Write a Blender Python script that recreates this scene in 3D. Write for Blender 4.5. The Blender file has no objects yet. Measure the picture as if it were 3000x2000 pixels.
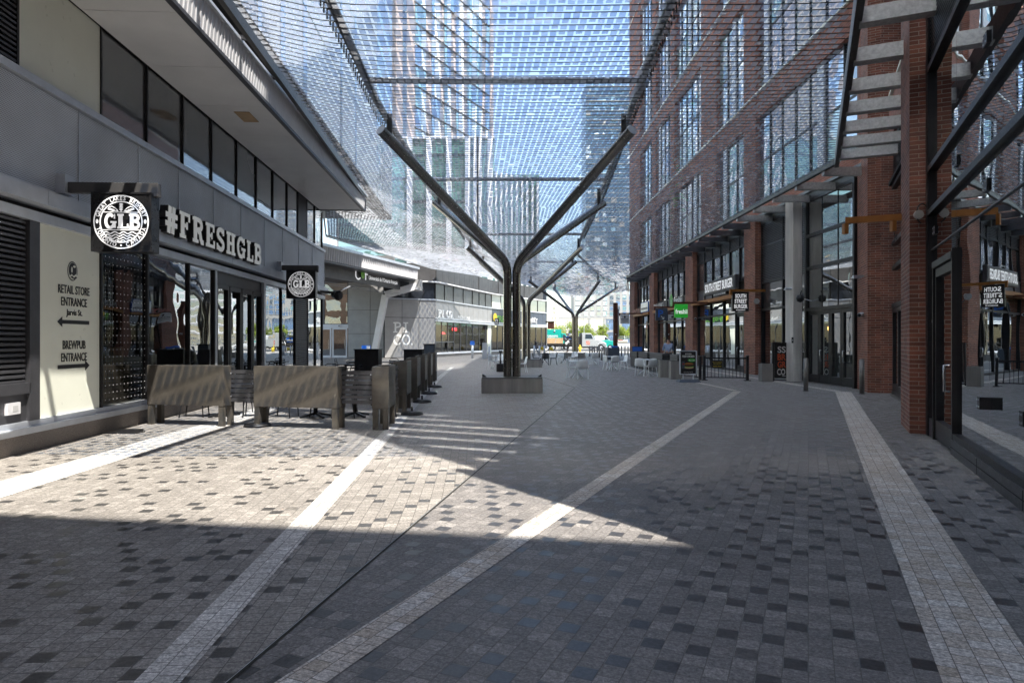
import bpy, bmesh, math, random
from mathutils import Vector, Matrix
R = math.radians
rnd = random.Random(7)
S = bpy.context.scene
COL = S.collection
F, CX, CY, EH = 1950.0, 1500.0, 997.0, 1.6
def W(x, y, Y):                    # photo pixel at a depth -> point
    return ((x-CX)*Y/F, Y, EH+(CY-y)*Y/F)
def XW(x, Y): return (x-CX)*Y/F
# ------------------------------------------------------------------ nodes
class NT:
    def __init__(s, name):
        s.m = bpy.data.materials.new(name); s.m.use_nodes = True
        s.t = s.m.node_tree; s.t.nodes.clear()
        s.out = s.t.nodes.new('ShaderNodeOutputMaterial')
    def n(s, typ, ins=None, **kw):
        nd = s.t.nodes.new('ShaderNode'+typ)
        for k, v in kw.items(): setattr(nd, k, v)
        for k, v in (ins or {}).items(): s.set(nd.inputs[k], v)
        return nd
    def set(s, sock, v):
        if isinstance(v, bpy.types.NodeSocket): s.t.links.new(v, sock)
        elif isinstance(v, bpy.types.Node): s.t.links.new(v.outputs[0], sock)
        else:
            if sock.type == 'RGBA' and len(v) == 3: v = (*v, 1)
            sock.default_value = v
    def math(s, op, a, b=None, c=None):
        nd = s.n('Math', operation=op); s.set(nd.inputs[0], a)
        if b is not None: s.set(nd.inputs[1], b)
        if c is not None: s.set(nd.inputs[2], c)
        return nd.outputs[0]
    def mix(s, f, a, b):
        nd = s.n('Mix', data_type='RGBA'); s.set(nd.inputs[0], f); s.set(nd.inputs[6], a); s.set(nd.inputs[7], b)
        return nd.outputs[2]
    def mul(s, a, b, f=1.0):
        nd = s.n('Mix', data_type='RGBA', blend_type='MULTIPLY'); s.set(nd.inputs[0], f); s.set(nd.inputs[6], a); s.set(nd.inputs[7], b)
        return nd.outputs[2]
    def ramp(s, f, stops):
        nd = s.n('ValToRGB'); s.set(nd.inputs[0], f); e = nd.color_ramp.elements
        while len(e) < len(stops): e.new(0.5)
        for i, (p, c) in enumerate(stops):
            e[i].position = p; e[i].color = (*c, 1) if len(c) == 3 else c
        return nd.outputs[0]
    def noise(s, vec, scale, detail=3, rough=.55):
        return s.n('TexNoise', {'Vector': vec, 'Scale': scale, 'Detail': detail, 'Roughness': rough}).outputs[0]
    def uv(s): return s.n('TexCoord').outputs['UV']
    def pos(s): return s.n('NewGeometry').outputs['Position']
    def bump(s, h, strength=.3, dist=.01):
        return s.n('Bump', {'Height': h, 'Strength': strength, 'Distance': dist}).outputs[0]
    def bsdf(s, col, rough=.5, metal=0., nor=None, spec=.5, **kw):
        d = {'Base Color': col, 'Roughness': rough, 'Metallic': metal, 'Specular IOR Level': spec}
        if nor is not None: d['Normal'] = nor
        d.update(kw)
        return s.n('BsdfPrincipled', d).outputs[0]
    def fres(s):
        f = s.n('LayerWeight', {'Blend': .5}).outputs[1]
        return s.math('MULTIPLY_ADD', s.math('POWER', f, 5.), .96, .04)
    def end(s, sh): s.t.links.new(sh, s.out.inputs[0]); return s.m
def g(v): return (v, v, v)
def plain(name, col, rough=.5, metal=0., var=.18, scale=6., bump=0., spec=.5, streak=False):
    t = NT(name); p = t.n('TexCoord').outputs['Object']
    if streak:
        p = t.n('Mapping', {'Vector': p, 'Scale': (1, 1, .12)}).outputs[0]
    nz = t.noise(p, scale, 5, .6); nf = t.noise(p, scale*9, 2)
    lo = tuple(c*(1-var) for c in col); hi = tuple(min(1, c*(1+var)) for c in col)
    c = t.ramp(nz, [(.3, lo), (.7, hi)])
    r = t.math('MULTIPLY_ADD', nf, .25, rough-.12)
    nor = t.bump(nf, bump, .004) if bump else None
    return t.end(t.bsdf(c, r, metal, nor, spec))
def emis(name, col, st):
    t = NT(name); return t.end(t.n('Emission', {'Color': col, 'Strength': st}).outputs[0])
def glass(name, tint=(.55, .6, .6), base=.10, gain=1.0, wav=.02, wscale=1.2, dots=False):
    t = NT(name); fr = t.fres()
    f = t.math('MINIMUM', t.math('MULTIPLY_ADD', fr, gain, base), .95)
    p = t.pos()
    nor = t.bump(t.noise(p, wscale, 1), wav, 1.0)
    gl = t.n('BsdfGlossy', {'Color': (.93, .96, .97), 'Roughness': .004, 'Normal': nor}).outputs[0]
    tr = t.n('BsdfTransparent', {'Color': tint}).outputs[0]
    sh = t.n('MixShader', {0: f, 1: tr, 2: gl}).outputs[0]
    if dots:
        u = t.n('SeparateXYZ', {0: t.uv()})
        fx = t.math('SUBTRACT', t.math('FRACT', t.math('MULTIPLY', u.outputs[0], 8.)), .5)
        fy = t.math('SUBTRACT', t.math('FRACT', t.math('MULTIPLY', u.outputs[1], 8.)), .5)
        d = t.math('ADD', t.math('MULTIPLY', fx, fx), t.math('MULTIPLY', fy, fy))
        sh = t.n('MixShader', {0: t.math('LESS_THAN', d, .006), 1: sh, 2: t.bsdf(g(.8), .5)}).outputs[0]
    return t.end(sh)
def darkglass(name, col, base=.12, gain=1.2, wav=.03, wscale=.8, rough=.02):
    t = NT(name); fr = t.fres()
    f = t.math('MINIMUM', t.math('MULTIPLY_ADD', fr, gain, base), .95)
    p = t.pos(); nor = t.bump(t.noise(p, wscale, 1), wav, 1.0)
    c = t.ramp(t.noise(p, .35, 2), [(.35, tuple(x*(.6 if max(col) < .4 else .92) for x in col)), (.65, tuple(min(1, x*(1.4 if max(col) < .4 else 1.06)) for x in col))])
    gl = t.n('BsdfGlossy', {'Color': (.92, .96, 1.), 'Roughness': rough, 'Normal': nor}).outputs[0]
    return t.end(t.n('MixShader', {0: f, 1: t.bsdf(c, .3), 2: gl}).outputs[0])
def brick(name, c1, c2, mortar, bw=.29, bh=.075):
    t = NT(name); uv = t.uv()
    b = t.n('TexBrick', {'Vector': uv, 'Color1': c1, 'Color2': c2, 'Mortar': mortar, 'Scale': 1., 'Mortar Size': .0055, 'Mortar Smooth': .15, 'Brick Width': bw, 'Row Height': bh, 'Bias': -.1})
    n2 = t.noise(uv, 1.1, 4); n3 = t.noise(uv, 60, 3)
    c = t.mul(b.outputs[0], t.ramp(n2, [(.3, g(.72)), (.7, g(1.2))]))
    c = t.mul(c, t.ramp(n3, [(.3, g(.8)), (.7, g(1.15))]))
    h = t.math('SUBTRACT', t.math('MULTIPLY', n3, .3), b.outputs[1])
    return t.end(t.bsdf(c, .72, 0, t.bump(h, .5, .006), .35))
def pavers(name, ang, stops, pu=.112, pv=.108, dark_rough=.3, joint=(.075, .068, .06)):
    t = NT(name); p = t.pos()
    mp = t.n('Mapping', {'Vector': p, 'Rotation': (0, 0, ang)}, vector_type='POINT').outputs[0]
    x = t.n('SeparateXYZ', {0: mp})
    u = t.math('DIVIDE', x.outputs[0], pu); v = t.math('DIVIDE', x.outputs[1], pv)
    cu = t.math('FLOOR', u); rw = t.n('TexWhiteNoise', {'W': cu}, noise_dimensions='1D').outputs[0]
    v2 = t.math('ADD', v, rw); cv = t.math('FLOOR', v2)
    cell = t.n('CombineXYZ', {0: cu, 1: cv}).outputs[0]
    wn = t.n('TexWhiteNoise', {'Vector': cell}, noise_dimensions='2D'); r = wn.outputs[0]
    fu = t.math('FRACT', u); fv = t.math('FRACT', v2)
    eu = t.math('MULTIPLY', t.math('MINIMUM', fu, t.math('SUBTRACT', 1., fu)), pu)
    ev = t.math('MULTIPLY', t.math('MINIMUM', fv, t.math('SUBTRACT', 1., fv)), pv*.9)
    e = t.math('MINIMUM', eu, ev)
    jm = t.n('MapRange', {'Value': e, 'From Min': .0008, 'From Max': .0036}).outputs[0]
    big = t.noise(p, .55, 4); fine = t.noise(p, 75, 5, .85); mid = t.noise(p, 34, 3)
    # the dark setts come in loose clusters
    rr = t.math('MULTIPLY_ADD', t.math('SUBTRACT', big, .5), .06, r)
    odd = t.math('SUBTRACT', t.math('FLOORED_MODULO', cv, 4.), t.math('MULTIPLY', t.math('FLOORED_MODULO', cu, 2.), 2.))
    odd = t.math('GREATER_THAN', t.math('ABSOLUTE', odd), .5)
    rr = t.math('MAXIMUM', rr, t.math('MULTIPLY', odd, stops[2][0]+.05))
    c = t.ramp(rr, stops)
    c = t.mul(c, t.ramp(fine, [(.32, g(.35)), (.5, g(1.)), (.70, g(1.85))]))
    c = t.mul(c, t.ramp(mid, [(.32, g(.66)), (.68, g(1.34))]))
    st = t.noise(t.n('Mapping', {'Vector': p, 'Location': (31, 7, 0)}).outputs[0], .9, 5, .65)
    c = t.mul(c, t.ramp(st, [(.3, (.84, .83, .82)), (.62, (1.07, 1.06, 1.05))]))
    vo = t.n('TexVoronoi', {'Vector': p, 'Scale': 1.7, 'Randomness': 1.}).outputs[0]
    sp = t.math('MULTIPLY', t.math('LESS_THAN', t.math('ADD', vo, t.math('MULTIPLY', mid, .02)), .036), .55)
    c = t.mix(sp, c, (.05, .048, .045))
    st2 = t.noise(t.n('Mapping', {'Vector': p, 'Location': (3, 17, 0), 'Scale': (1, .35, 1)}).outputs[0], 2.3, 5, .7)
    c = t.mul(c, t.ramp(st2, [(.62, g(1.)), (.72, (.74, .72, .70))]))
    c = t.mix(jm, joint, c)
    isd = t.math('LESS_THAN', rr, stops[1][0]+.02)
    rough = t.n('MapRange', {'Value': isd, 'To Min': .62, 'To Max': dark_rough}).outputs[0]
    h = t.math('ADD', t.math('MULTIPLY', jm, 1.), t.math('MULTIPLY', fine, .18))
    h = t.math('ADD', h, t.math('MULTIPLY', r, .12))
    return t.end(t.bsdf(c, rough, 0, t.bump(h, .45, .006), .5))
M = {}
M['pav_l'] = pavers('pavers_along_left', -R(3.2), [(0., (.06, .057, .055)), (.40, (.066, .063, .06)), (.41, (.215, .198, .178)), (.65, (.245, .226, .204)), (.86, (.27, .25, .226)), (1., (.3, .278, .252))])
M['pav_r'] = pavers('pavers_along_right', R(24.), [(0., (.045, .043, .044)), (.52, (.044, .042, .043)), (.53, (.155, .145, .138)), (.72, (.182, .170, .161)), (.88, (.212, .198, .187)), (1., (.245, .229, .215))], .116, .118, .3, (.10, .09, .078))
M['band_l'] = pavers('light_band_left', -R(3.2), [(0., (.42, .40, .37)), (.01, (.43, .41, .38)), (.3, (.47, .45, .42)), (.7, (.52, .50, .47)), (1., (.57, .55, .52))], .108, .1, .6, (.12, .11, .1))
M['band_r'] = pavers('light_band_right', R(24.2), [(0., (.37, .315, .25)), (.01, (.39, .335, .27)), (.35, (.45, .40, .345)), (.7, (.51, .475, .435)), (1., (.56, .54, .51))], .108, .1, .6, (.1, .08, .06))
M['granite'] = None
def granite():
    t = NT('granite_plinth'); p = t.pos(); n = t.noise(p, 120, 3, .75); n2 = t.noise(p, 1.3, 3)
    c = t.ramp(n, [(.3, (.06, .055, .05)), (.5, (.19, .165, .15)), (.72, (.38, .34, .31))])
    return t.end(t.bsdf(t.mul(c, t.ramp(n2, [(.3, g(.8)), (.7, g(1.1))])), .6))
M['granite'] = granite()
def perforated():
    t = NT('perforated_aluminium'); u = t.n('SeparateXYZ', {0: t.uv()})
    P = .026
    ys = t.math('DIVIDE', u.outputs[1], P); row = t.math('FLOOR', ys)
    xs = t.math('ADD', t.math('DIVIDE', u.outputs[0], P), t.math('MULTIPLY', t.math('MODULO', row, 2.), .5))
    fx = t.math('SUBTRACT', t.math('FRACT', xs), .5); fy = t.math('SUBTRACT', t.math('FRACT', ys), .5)
    d = t.math('ADD', t.math('MULTIPLY', fx, fx), t.math('MULTIPLY', fy, fy))
    k = t.n('MapRange', {'Value': d, 'From Min': .05, 'From Max': .12}).outputs[0]
    nz = t.noise(t.uv(), .8, 3)
    c = t.mul(t.mix(k, g(.05), (.66, .70, .76)), t.ramp(nz, [(.3, g(.85)), (.7, g(1.1))]))
    return t.end(t.bsdf(c, .5, .05))
M['perf'] = perforated()
M['alu'] = plain('brushed_aluminium', (.54, .57, .62), .36, .35, .1, 3)
M['alu_d'] = plain('dark_grey_aluminium', (.10, .10, .11), .42, .6, .15, 3)
M['alu_l'] = plain('light_aluminium_cladding', (.38, .375, .37), .5, .35, .08, 1.5)
M['clad'] = plain('grey_metal_cladding', (.22, .215, .21), .5, .35, .14, 1.2)
M['clad_d'] = plain('charcoal_metal_cladding', (.085, .083, .085), .5, .35, .2, 1.5)
M['soffit'] = plain('soffit_panels', (.76, .755, .75), .45, .0, .07, .8)
M['white'] = plain('white_painted_metal', (.72, .72, .74), .45, .1, .06, 2)
M['whitep'] = plain('opal_panel', (.78, .79, .68), .32, 0, .05, .8)
M['black'] = plain('black_metal', (.018, .018, .02), .42, .2, .25, 6)
M['blackp'] = plain('black_gloss_board', (.012, .012, .013), .3, 0, .2, 4)
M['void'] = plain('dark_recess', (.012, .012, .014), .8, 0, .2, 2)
M['lett'] = plain('white_lettering', (.82, .82, .80), .45, 0, .03, 4)
M['letb'] = plain('black_lettering', (.012, .012, .012), .45, 0, .1, 4)
M['letg'] = plain('grey_lettering', (.5, .5, .5), .45, 0, .05, 4)
M['bronze'] = plain('bronze_planter_metal', (.115, .103, .088), .44, .4, .16, 2.2)
M['steel'] = plain('stainless_pipe', (.34, .325, .305), .22, 1., .12, 2.)
M['steel_d'] = plain('dark_steel', (.055, .052, .05), .42, .7, .3, 4, .1)
M['galv'] = plain('galvanised_steel', (.42, .43, .43), .5, .55, .22, 14)
M['gpipe'] = plain('grey_pipe', (.16, .17, .19), .35, .8, .12, 3)
M['conc'] = plain('concrete', (.50, .48, .45), .75, 0, .2, 3.5, .3, streak=True)
M['conc_d'] = plain('dark_bench_concrete', (.2, .19, .18), .6, 0, .28, 3.5, .3, streak=True)
M['brick'] = brick('red_brick', (.24, .085, .052), (.125, .045, .032), (.36, .29, .24))
M['brick_f'] = brick('tower_red_brick', (.30, .105, .066), (.19, .066, .046), (.30, .21, .17), .24, .08)
M['brick_p'] = brick('pale_brown_brick', (.42, .36, .355), (.35, .30, .295), (.46, .42, .41), .24, .08)
M['orange'] = plain('ochre_painted_steel', (.33, .13, .025), .5, .1, .15, 5)
M['corten'] = plain('rusted_steel', (.12, .042, .024), .8, .2, .3, 4, .3)
M['mull'] = plain('black_mullion', (.02, .02, .022), .38, .4, .2, 5)
M['glass'] = glass('storefront_glass', (.62, .64, .62), .22, 1.6, .004)
M['glassd'] = glass('dotted_glass', (.6, .6, .56), .08, 1.4, .004, dots=True)
M['btow'] = plain('blue_curtain_wall', (.13, .22, .32), .3, .2, .35, .08)
M['glassm'] = glass('reflective_glass', (.32, .37, .37), .36, 1.5, .0022)
M['glassb'] = glass('balustrade_glass', (.8, .9, .9), .05, 1.0, .003)
M['dg'] = darkglass('dark_upper_glass', (.035, .034, .036), .14, 1.3, .012)
M['dg_w'] = darkglass('wing_upper_glass', (.02, .024, .032), .02, .2, .012)
M['glassp'] = glass('pizza_bar_glass', (.34, .35, .34), .05, .3, .004)
M['dg_l'] = darkglass('upper_strip_glass', (.045, .04, .036), .10, 1.5, .006)
M['tg_t'] = darkglass('teal_tower_glass', (.08, .2, .21), .34, 1.2, .02)
M['tg_b'] = darkglass('blue_tower_glass', (.05, .13, .26), .36, 1.2, .02)
M['tg_d'] = darkglass('dark_tower_glass', (.02, .035, .05), .2, 1.2, .03)
M['tg_k'] = darkglass('left_tower_window', (.03, .06, .07), .55, .4, .03, .5, .10)
M['tg_g'] = darkglass('green_tower_glass', (.10, .22, .20), .2, 1.0, .03)
M['tg_p'] = darkglass('pale_glass_panel', (.54, .60, .62), .15, .15, .02, .5, .18)
M['tg_w'] = darkglass('white_glass_panel', (.68, .68, .66), .15, .15, .02, .5, .18)
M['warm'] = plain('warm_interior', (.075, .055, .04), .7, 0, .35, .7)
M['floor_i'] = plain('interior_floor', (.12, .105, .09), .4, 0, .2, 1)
M['wood'] = plain('pale_timber', (.46, .31, .17), .6, 0, .2, 5)
M['asph'] = plain('asphalt', (.06, .06, .062), .85, 0, .2, .8, .3)
M['sand'] = plain('site_gravel', (.30, .275, .235), .9, 0, .15, .4)
M['walkc'] = plain('pale_concrete_walk', (.36, .345, .32), .8, 0, .12, .6)
M['yellow'] = plain('yellow_paint', (.62, .45, .02), .5, 0, .1, 5)
M['teal'] = plain('teal_vehicle_paint', (.005, .33, .27), .35, 0, .05, 3)
M['vwhite'] = plain('white_vehicle_paint', (.7, .71, .72), .3, 0, .05, 3)
M['vsilver'] = plain('silver_vehicle_paint', (.42, .44, .45), .3, .3, .06, 3)
M['tyre'] = plain('tyre_rubber', (.02, .02, .02), .85, 0, .2, 8)
M['vglass'] = darkglass('vehicle_glass', (.03, .05, .07), .2, 1., .0)
M['green'] = plain('green_sign_face', (.02, .33, .03), .4, 0, .04, 4)
M['navy'] = plain('slate_blue_sign', (.05, .065, .09), .45, 0, .1, 4)
M['bluel'] = plain('blue_lettering', (.02, .12, .5), .45, 0, .05, 4)
M['redl'] = plain('red_lettering', (.25, .02, .025), .45, 0, .05, 4)
M['orgl'] = plain('orange_lettering', (.5, .07, .02), .45, 0, .05, 4)
M['lime'] = plain('lime_green', (.16, .50, .02), .45, 0, .05, 4)
def litface(name, col, st):
    t = NT(name); return t.end(t.bsdf(col, .45, **{'Emission Color': (*col, 1), 'Emission Strength': st}))
M['litw'] = litface('glowing_white_face', (.85, .85, .86), .16); M['litg'] = litface('backlit_green_face', (.02, .33, .03), .12); M['glow_lett'] = litface('brightened_letter', (.82, .83, .8), .05)  # sign faces are backlit; the letter face only glows to brighten unlit letters
M['chairw'] = None
def perfchair(name, col):
    t = NT(name); u = t.n('SeparateXYZ', {0: t.uv()})
    fx = t.math('SUBTRACT', t.math('FRACT', t.math('MULTIPLY', u.outputs[0], 26.)), .5)
    fy = t.math('SUBTRACT', t.math('FRACT', t.math('MULTIPLY', u.outputs[1], 26.)), .5)
    d = t.math('ADD', t.math('MULTIPLY', fx, fx), t.math('MULTIPLY', fy, fy))
    sh = t.bsdf(t.ramp(t.noise(t.pos(), 9, 2), [(.3, tuple(c*.93 for c in col)), (.7, col)]), .45)
    return t.end(t.n('MixShader', {0: t.math('LESS_THAN', d, .035), 1: sh, 2: t.n('BsdfTransparent').outputs[0]}).outputs[0])
M['chairw'] = perfchair('perforated_white_resin', (.82, .84, .85))
M['chairb'] = perfchair('perforated_black_resin', (.025, .025, .027))
M['resinw'] = plain('white_resin', (.82, .84, .85), .45, 0, .05, 5)
M['chrome'] = plain('polished_handle', (.6, .6, .6), .2, 1., .05, 5)
def tilemat(name, k):
    t = NT(name)
    ri = t.n('NewGeometry').outputs['Random Per Island']
    tr = t.n('BsdfTransparent', {'Color': t.ramp(ri, [(0., (.46, .59, .84)), (1., (.66, .78, .96))])}).outputs[0]
    df = t.n('BsdfDiffuse', {'Color': (.80, .84, .9)}).outputs[0]
    tl = t.n('BsdfTranslucent', {'Color': (.86, .89, .94)}).outputs[0]
    gl = t.n('BsdfGlossy', {'Color': (.95, .97, 1), 'Roughness': .05}).outputs[0]
    a = t.n('MixShader', {0: .5, 1: df, 2: tl}).outputs[0]
    b = t.n('MixShader', {0: k, 1: tr, 2: a}).outputs[0]
    fr = t.fres()
    return t.end(t.n('MixShader', {0: t.math('MINIMUM', t.math('MULTIPLY_ADD', fr, .9, .06), .6), 1: b, 2: gl}).outputs[0])
M['tile'] = tilemat('canopy_acrylic_tile', .30); M['tiled'] = tilemat('sunlit_canopy_tile', .62)  # second is a whiter, denser copy for where sun whitens the canopy
def leafmat(name, c):
    t = NT(name); ri = t.n('NewGeometry').outputs['Random Per Island']
    col = t.ramp(ri, [(0., tuple(x*.45 for x in c)), (.5, c), (1., tuple(x*1.5 for x in c))])
    return t.end(t.n('MixShader', {0: .35, 1: t.bsdf(col, .6), 2: t.n('BsdfTranslucent', {'Color': col}).outputs[0]}).outputs[0])
M['leaf'] = leafmat('spring_leaves', (.19, .25, .018))
M['bark'] = plain('tree_bark', (.09, .07, .05), .9, 0, .3, 8)
M['skin'] = plain('skin', (.35, .2, .14), .55, 0, .05, 9)
M['shirt'] = plain('blue_shirt_cloth', (.20, .27, .42), .85, 0, .12, 9)
M['dcloth'] = plain('dark_cloth', (.016, .016, .02), .9, 0, .2, 9)
M['denim'] = plain('denim', (.03, .05, .10), .9, 0, .2, 9)
M['hair'] = plain('dark_hair', (.015, .01, .008), .7, 0, .2, 20)
M['grime'] = plain('far_roof_grey', (.25, .25, .25), .8, 0, .1, .2)
M['whiteb'] = plain('white_facade_panels', (.30, .295, .28), .7, 0, .05, .15)
M['dch'] = plain('drain_channel_iron', (.03, .028, .022), .8, .2, .3, 12)
# ------------------------------------------------------------------ geometry
class Fr:                                      # a wall frame: s along it, n out to the street, z up
    def __init__(f, x, y, dx, dy, side):
        l = math.hypot(dx, dy); f.o = (x, y); f.d = (dx/l, dy/l)
        f.nv = (f.d[1], -f.d[0]) if side > 0 else (-f.d[1], f.d[0])
    def p(f, s, n, z): return (f.o[0]+f.d[0]*s+f.nv[0]*n, f.o[1]+f.d[1]*s+f.nv[1]*n, z)
WORLD = Fr(0, 0, 1, 0, 1); WORLD.nv = (0, 1)
class MB:
    def __init__(b): b.v = []; b.f = []; b.m = []; b.sm = []; b.mats = []
    def mi(b, m):
        if m is None: m = b.mats[0] if b.mats else None
        if m not in b.mats: b.mats.append(m)
        return b.mats.index(m)
    def add(b, vs, fs, m=None, smooth=False):
        k = len(b.v); b.v.extend([tuple(v) for v in vs]); i = b.mi(m) if m else 0
        for f in fs: b.f.append([k+j for j in f]); b.m.append(i); b.sm.append(smooth)
        return b
    def quad(b, p0, p1, p2, p3, m=None): return b.add([p0, p1, p2, p3], [(0, 1, 2, 3)], m)
    def hexa(b, lo, hi, m=None):               # two matching n-gons joined
        n = len(lo)
        return b.add(list(lo)+list(hi), [tuple(range(n))[::-1], tuple(range(n, 2*n))]+[(i, (i+1) % n, n+(i+1) % n, n+i) for i in range(n)], m)
    def fb(b, fr, s0, s1, n0, n1, z0, z1, m=None):
        q = [(s0, n0), (s1, n0), (s1, n1), (s0, n1)]
        return b.hexa([fr.p(s, n, z0) for s, n in q], [fr.p(s, n, z1) for s, n in q], m)
    def box(b, x0, x1, y0, y1, z0, z1, m=None): return b.fb(WORLD, x0, x1, y0, y1, z0, z1, m)
    def cyl(b, c, r, h, n=20, m=None, r2=None, z0=None):
        r2 = r if r2 is None else r2; x, y, z = c
        lo = [(x+r*math.cos(2*math.pi*i/n), y+r*math.sin(2*math.pi*i/n), z) for i in range(n)]
        hi = [(x+r2*math.cos(2*math.pi*i/n), y+r2*math.sin(2*math.pi*i/n), z+h) for i in range(n)]
        k = len(b.v); b.hexa(lo, hi, m)
        for j in range(len(b.sm)-n, len(b.sm)): b.sm[j] = True
        return b
    def tube(b, pts, r, n=10, m=None, closed=False, cap=True):
        pts = [Vector(p) for p in pts]; rr = r if isinstance(r, (list, tuple)) else [r]*len(pts)
        rings = []; N = len(pts); up = None
        for i, p in enumerate(pts):
            a = pts[i-1] if (i > 0 or closed) else p; c = pts[(i+1) % N] if (i < N-1 or closed) else p
            t = (c-a).normalized()
            if up is None:
                up = Vector((0, 0, 1)) if abs(t.z) < .9 else Vector((1, 0, 0))
            up = (up-t*up.dot(t)); up = up.normalized() if up.length > 1e-6 else t.orthogonal().normalized()
            s = t.cross(up)
            rings.append([p+(up*math.cos(2*math.pi*j/n)+s*math.sin(2*math.pi*j/n))*rr[i] for j in range(n)])
        vs = [v for r_ in rings for v in r_]; fs = []
        for i in range(N if closed else N-1):
            k, l = i*n, ((i+1) % N)*n
            for j in range(n): fs.append((k+j, k+(j+1) % n, l+(j+1) % n, l+j))
        b.add(vs, fs, m, True)
        if cap and not closed:
            b.add(rings[0], [tuple(range(n))], m); b.add(rings[-1], [tuple(range(n))[::-1]], m)
        return b
    def bar(b, p, q, w, h, m=None):            # rectangular bar
        p, q = Vector(p), Vector(q); t = (q-p).normalized()
        s = t.cross(Vector((0, 0, 1))); s = s.normalized() if s.length > 1e-4 else Vector((1, 0, 0)); u = s.cross(t)
        o = [s*(-w/2)+u*(-h/2), s*(w/2)+u*(-h/2), s*(w/2)+u*(h/2), s*(-w/2)+u*(h/2)]
        return b.hexa([p+k for k in o], [q+k for k in o], m)
    def text(b, tv, o, right, up, m=None, sx=1., sy=1.):
        vs, fs = tv; o, r, u = Vector(o), Vector(right).normalized(), Vector(up).normalized(); n = r.cross(u)
        return b.add([o+r*(v[0]*sx)+u*(v[1]*sy)+n*v[2] for v in vs], fs, m)
    def build(b, name, mat=None, parent=None, smooth=None, bevel=0):
        me = bpy.data.meshes.new(name); me.from_pydata(b.v, [], b.f)
        mats = [M[x] if isinstance(x, str) else x for x in b.mats]
        if mat: mats = mats or [M[mat]] ; mats = mats if b.mats else [M[mat]]
        for x in mats: me.materials.append(x)
        me.polygons.foreach_set('material_index', b.m)
        me.polygons.foreach_set('use_smooth', b.sm)
        uvl = me.uv_layers.new(name='UVMap'); uvs = []
        for p in me.polygons:
            nx, ny, nz = p.normal
            if abs(nz) > .75:
                for vi in p.vertices: c = me.vertices[vi].co; uvs += [c.x, c.y]
            else:
                l = math.hypot(nx, ny) or 1; tx, ty = -ny/l, nx/l
                for vi in p.vertices: c = me.vertices[vi].co; uvs += [c.x*tx+c.y*ty, c.z]
        uvl.data.foreach_set('uv', uvs)
        me.update()
        o = bpy.data.objects.new(name, me); COL.objects.link(o)
        if bevel:
            md = o.modifiers.new('edge', 'BEVEL'); md.width = bevel; md.segments = 2; md.limit_method = 'ANGLE'
        if parent is not None: attach(o, parent)
        return o
def attach(o, parent):
    o.parent = parent
    r = parent
    while r.parent: r = r.parent
    if r.get('_loc') is not None and parent is r: o.matrix_parent_inverse = Matrix.Translation(Vector(r['_loc'])).inverted()
    return o
def tag(o, label, cat, group=None):
    o['label'] = label; o['category'] = cat
    if group: o['group'] = group
    return o
def thing(name, label, cat, loc=(0, 0, 0), group=None):
    o = bpy.data.objects.new(name, None); COL.objects.link(o); o.empty_display_size = .2
    o.location = loc; o['_loc'] = loc
    return tag(o, label, cat, group)
def struct(o): o['kind'] = 'structure'; return o
def dup(root, loc, rz=0., label=None, group=None):
    def cp(o, par):
        c = o.copy(); COL.objects.link(c)
        if par is not None: c.parent = par
        for ch in list(o.children): cp(ch, c)
        return c
    c = cp(root, None); c.location = loc; c.rotation_euler = (0, 0, rz)
    if label: c['label'] = label
    if group: c['group'] = group
    return c
def place(root, loc, rz, label=None, group=None):
    root.location = loc; root.rotation_euler = (0, 0, rz)
    if label: root['label'] = label
    if group: root['group'] = group
    return root
_tc = {}
def T(s, size=1., bold=0., sx=1., depth=.006, align='CENTER', space=1., shear=0.):
    k = (s, size, bold, sx, depth, align, space, shear)
    if k in _tc: return _tc[k]
    c = bpy.data.curves.new('t', 'FONT'); c.body = s; c.size = size; c.align_x = align; c.align_y = 'CENTER'
    c.extrude = depth/2; c.offset = bold*size; c.resolution_u = 3; c.space_character = space; c.shear = shear; c.space_line = .82
    o = bpy.data.objects.new('t', c); me = bpy.data.meshes.new_from_object(o)
    vs = [(v.co.x*sx, v.co.y, v.co.z+depth/2) for v in me.vertices]; fs = [tuple(p.vertices) for p in me.polygons]
    bpy.data.objects.remove(o); bpy.data.meshes.remove(me)
    _tc[k] = (vs, fs); return _tc[k]
def bounds(tv):
    xs = [v[0] for v in tv[0]]; ys = [v[1] for v in tv[0]]
    return min(xs), max(xs), min(ys), max(ys)
def fit(tv, w, h):                             # scale a text mesh to a box, centred
    a, b_, c, d = bounds(tv); sx, sy = w/(b_-a), h/(d-c)
    return [((v[0]-(a+b_)/2)*sx, (v[1]-(c+d)/2)*sy, v[2]) for v in tv[0]], tv[1]
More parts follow.
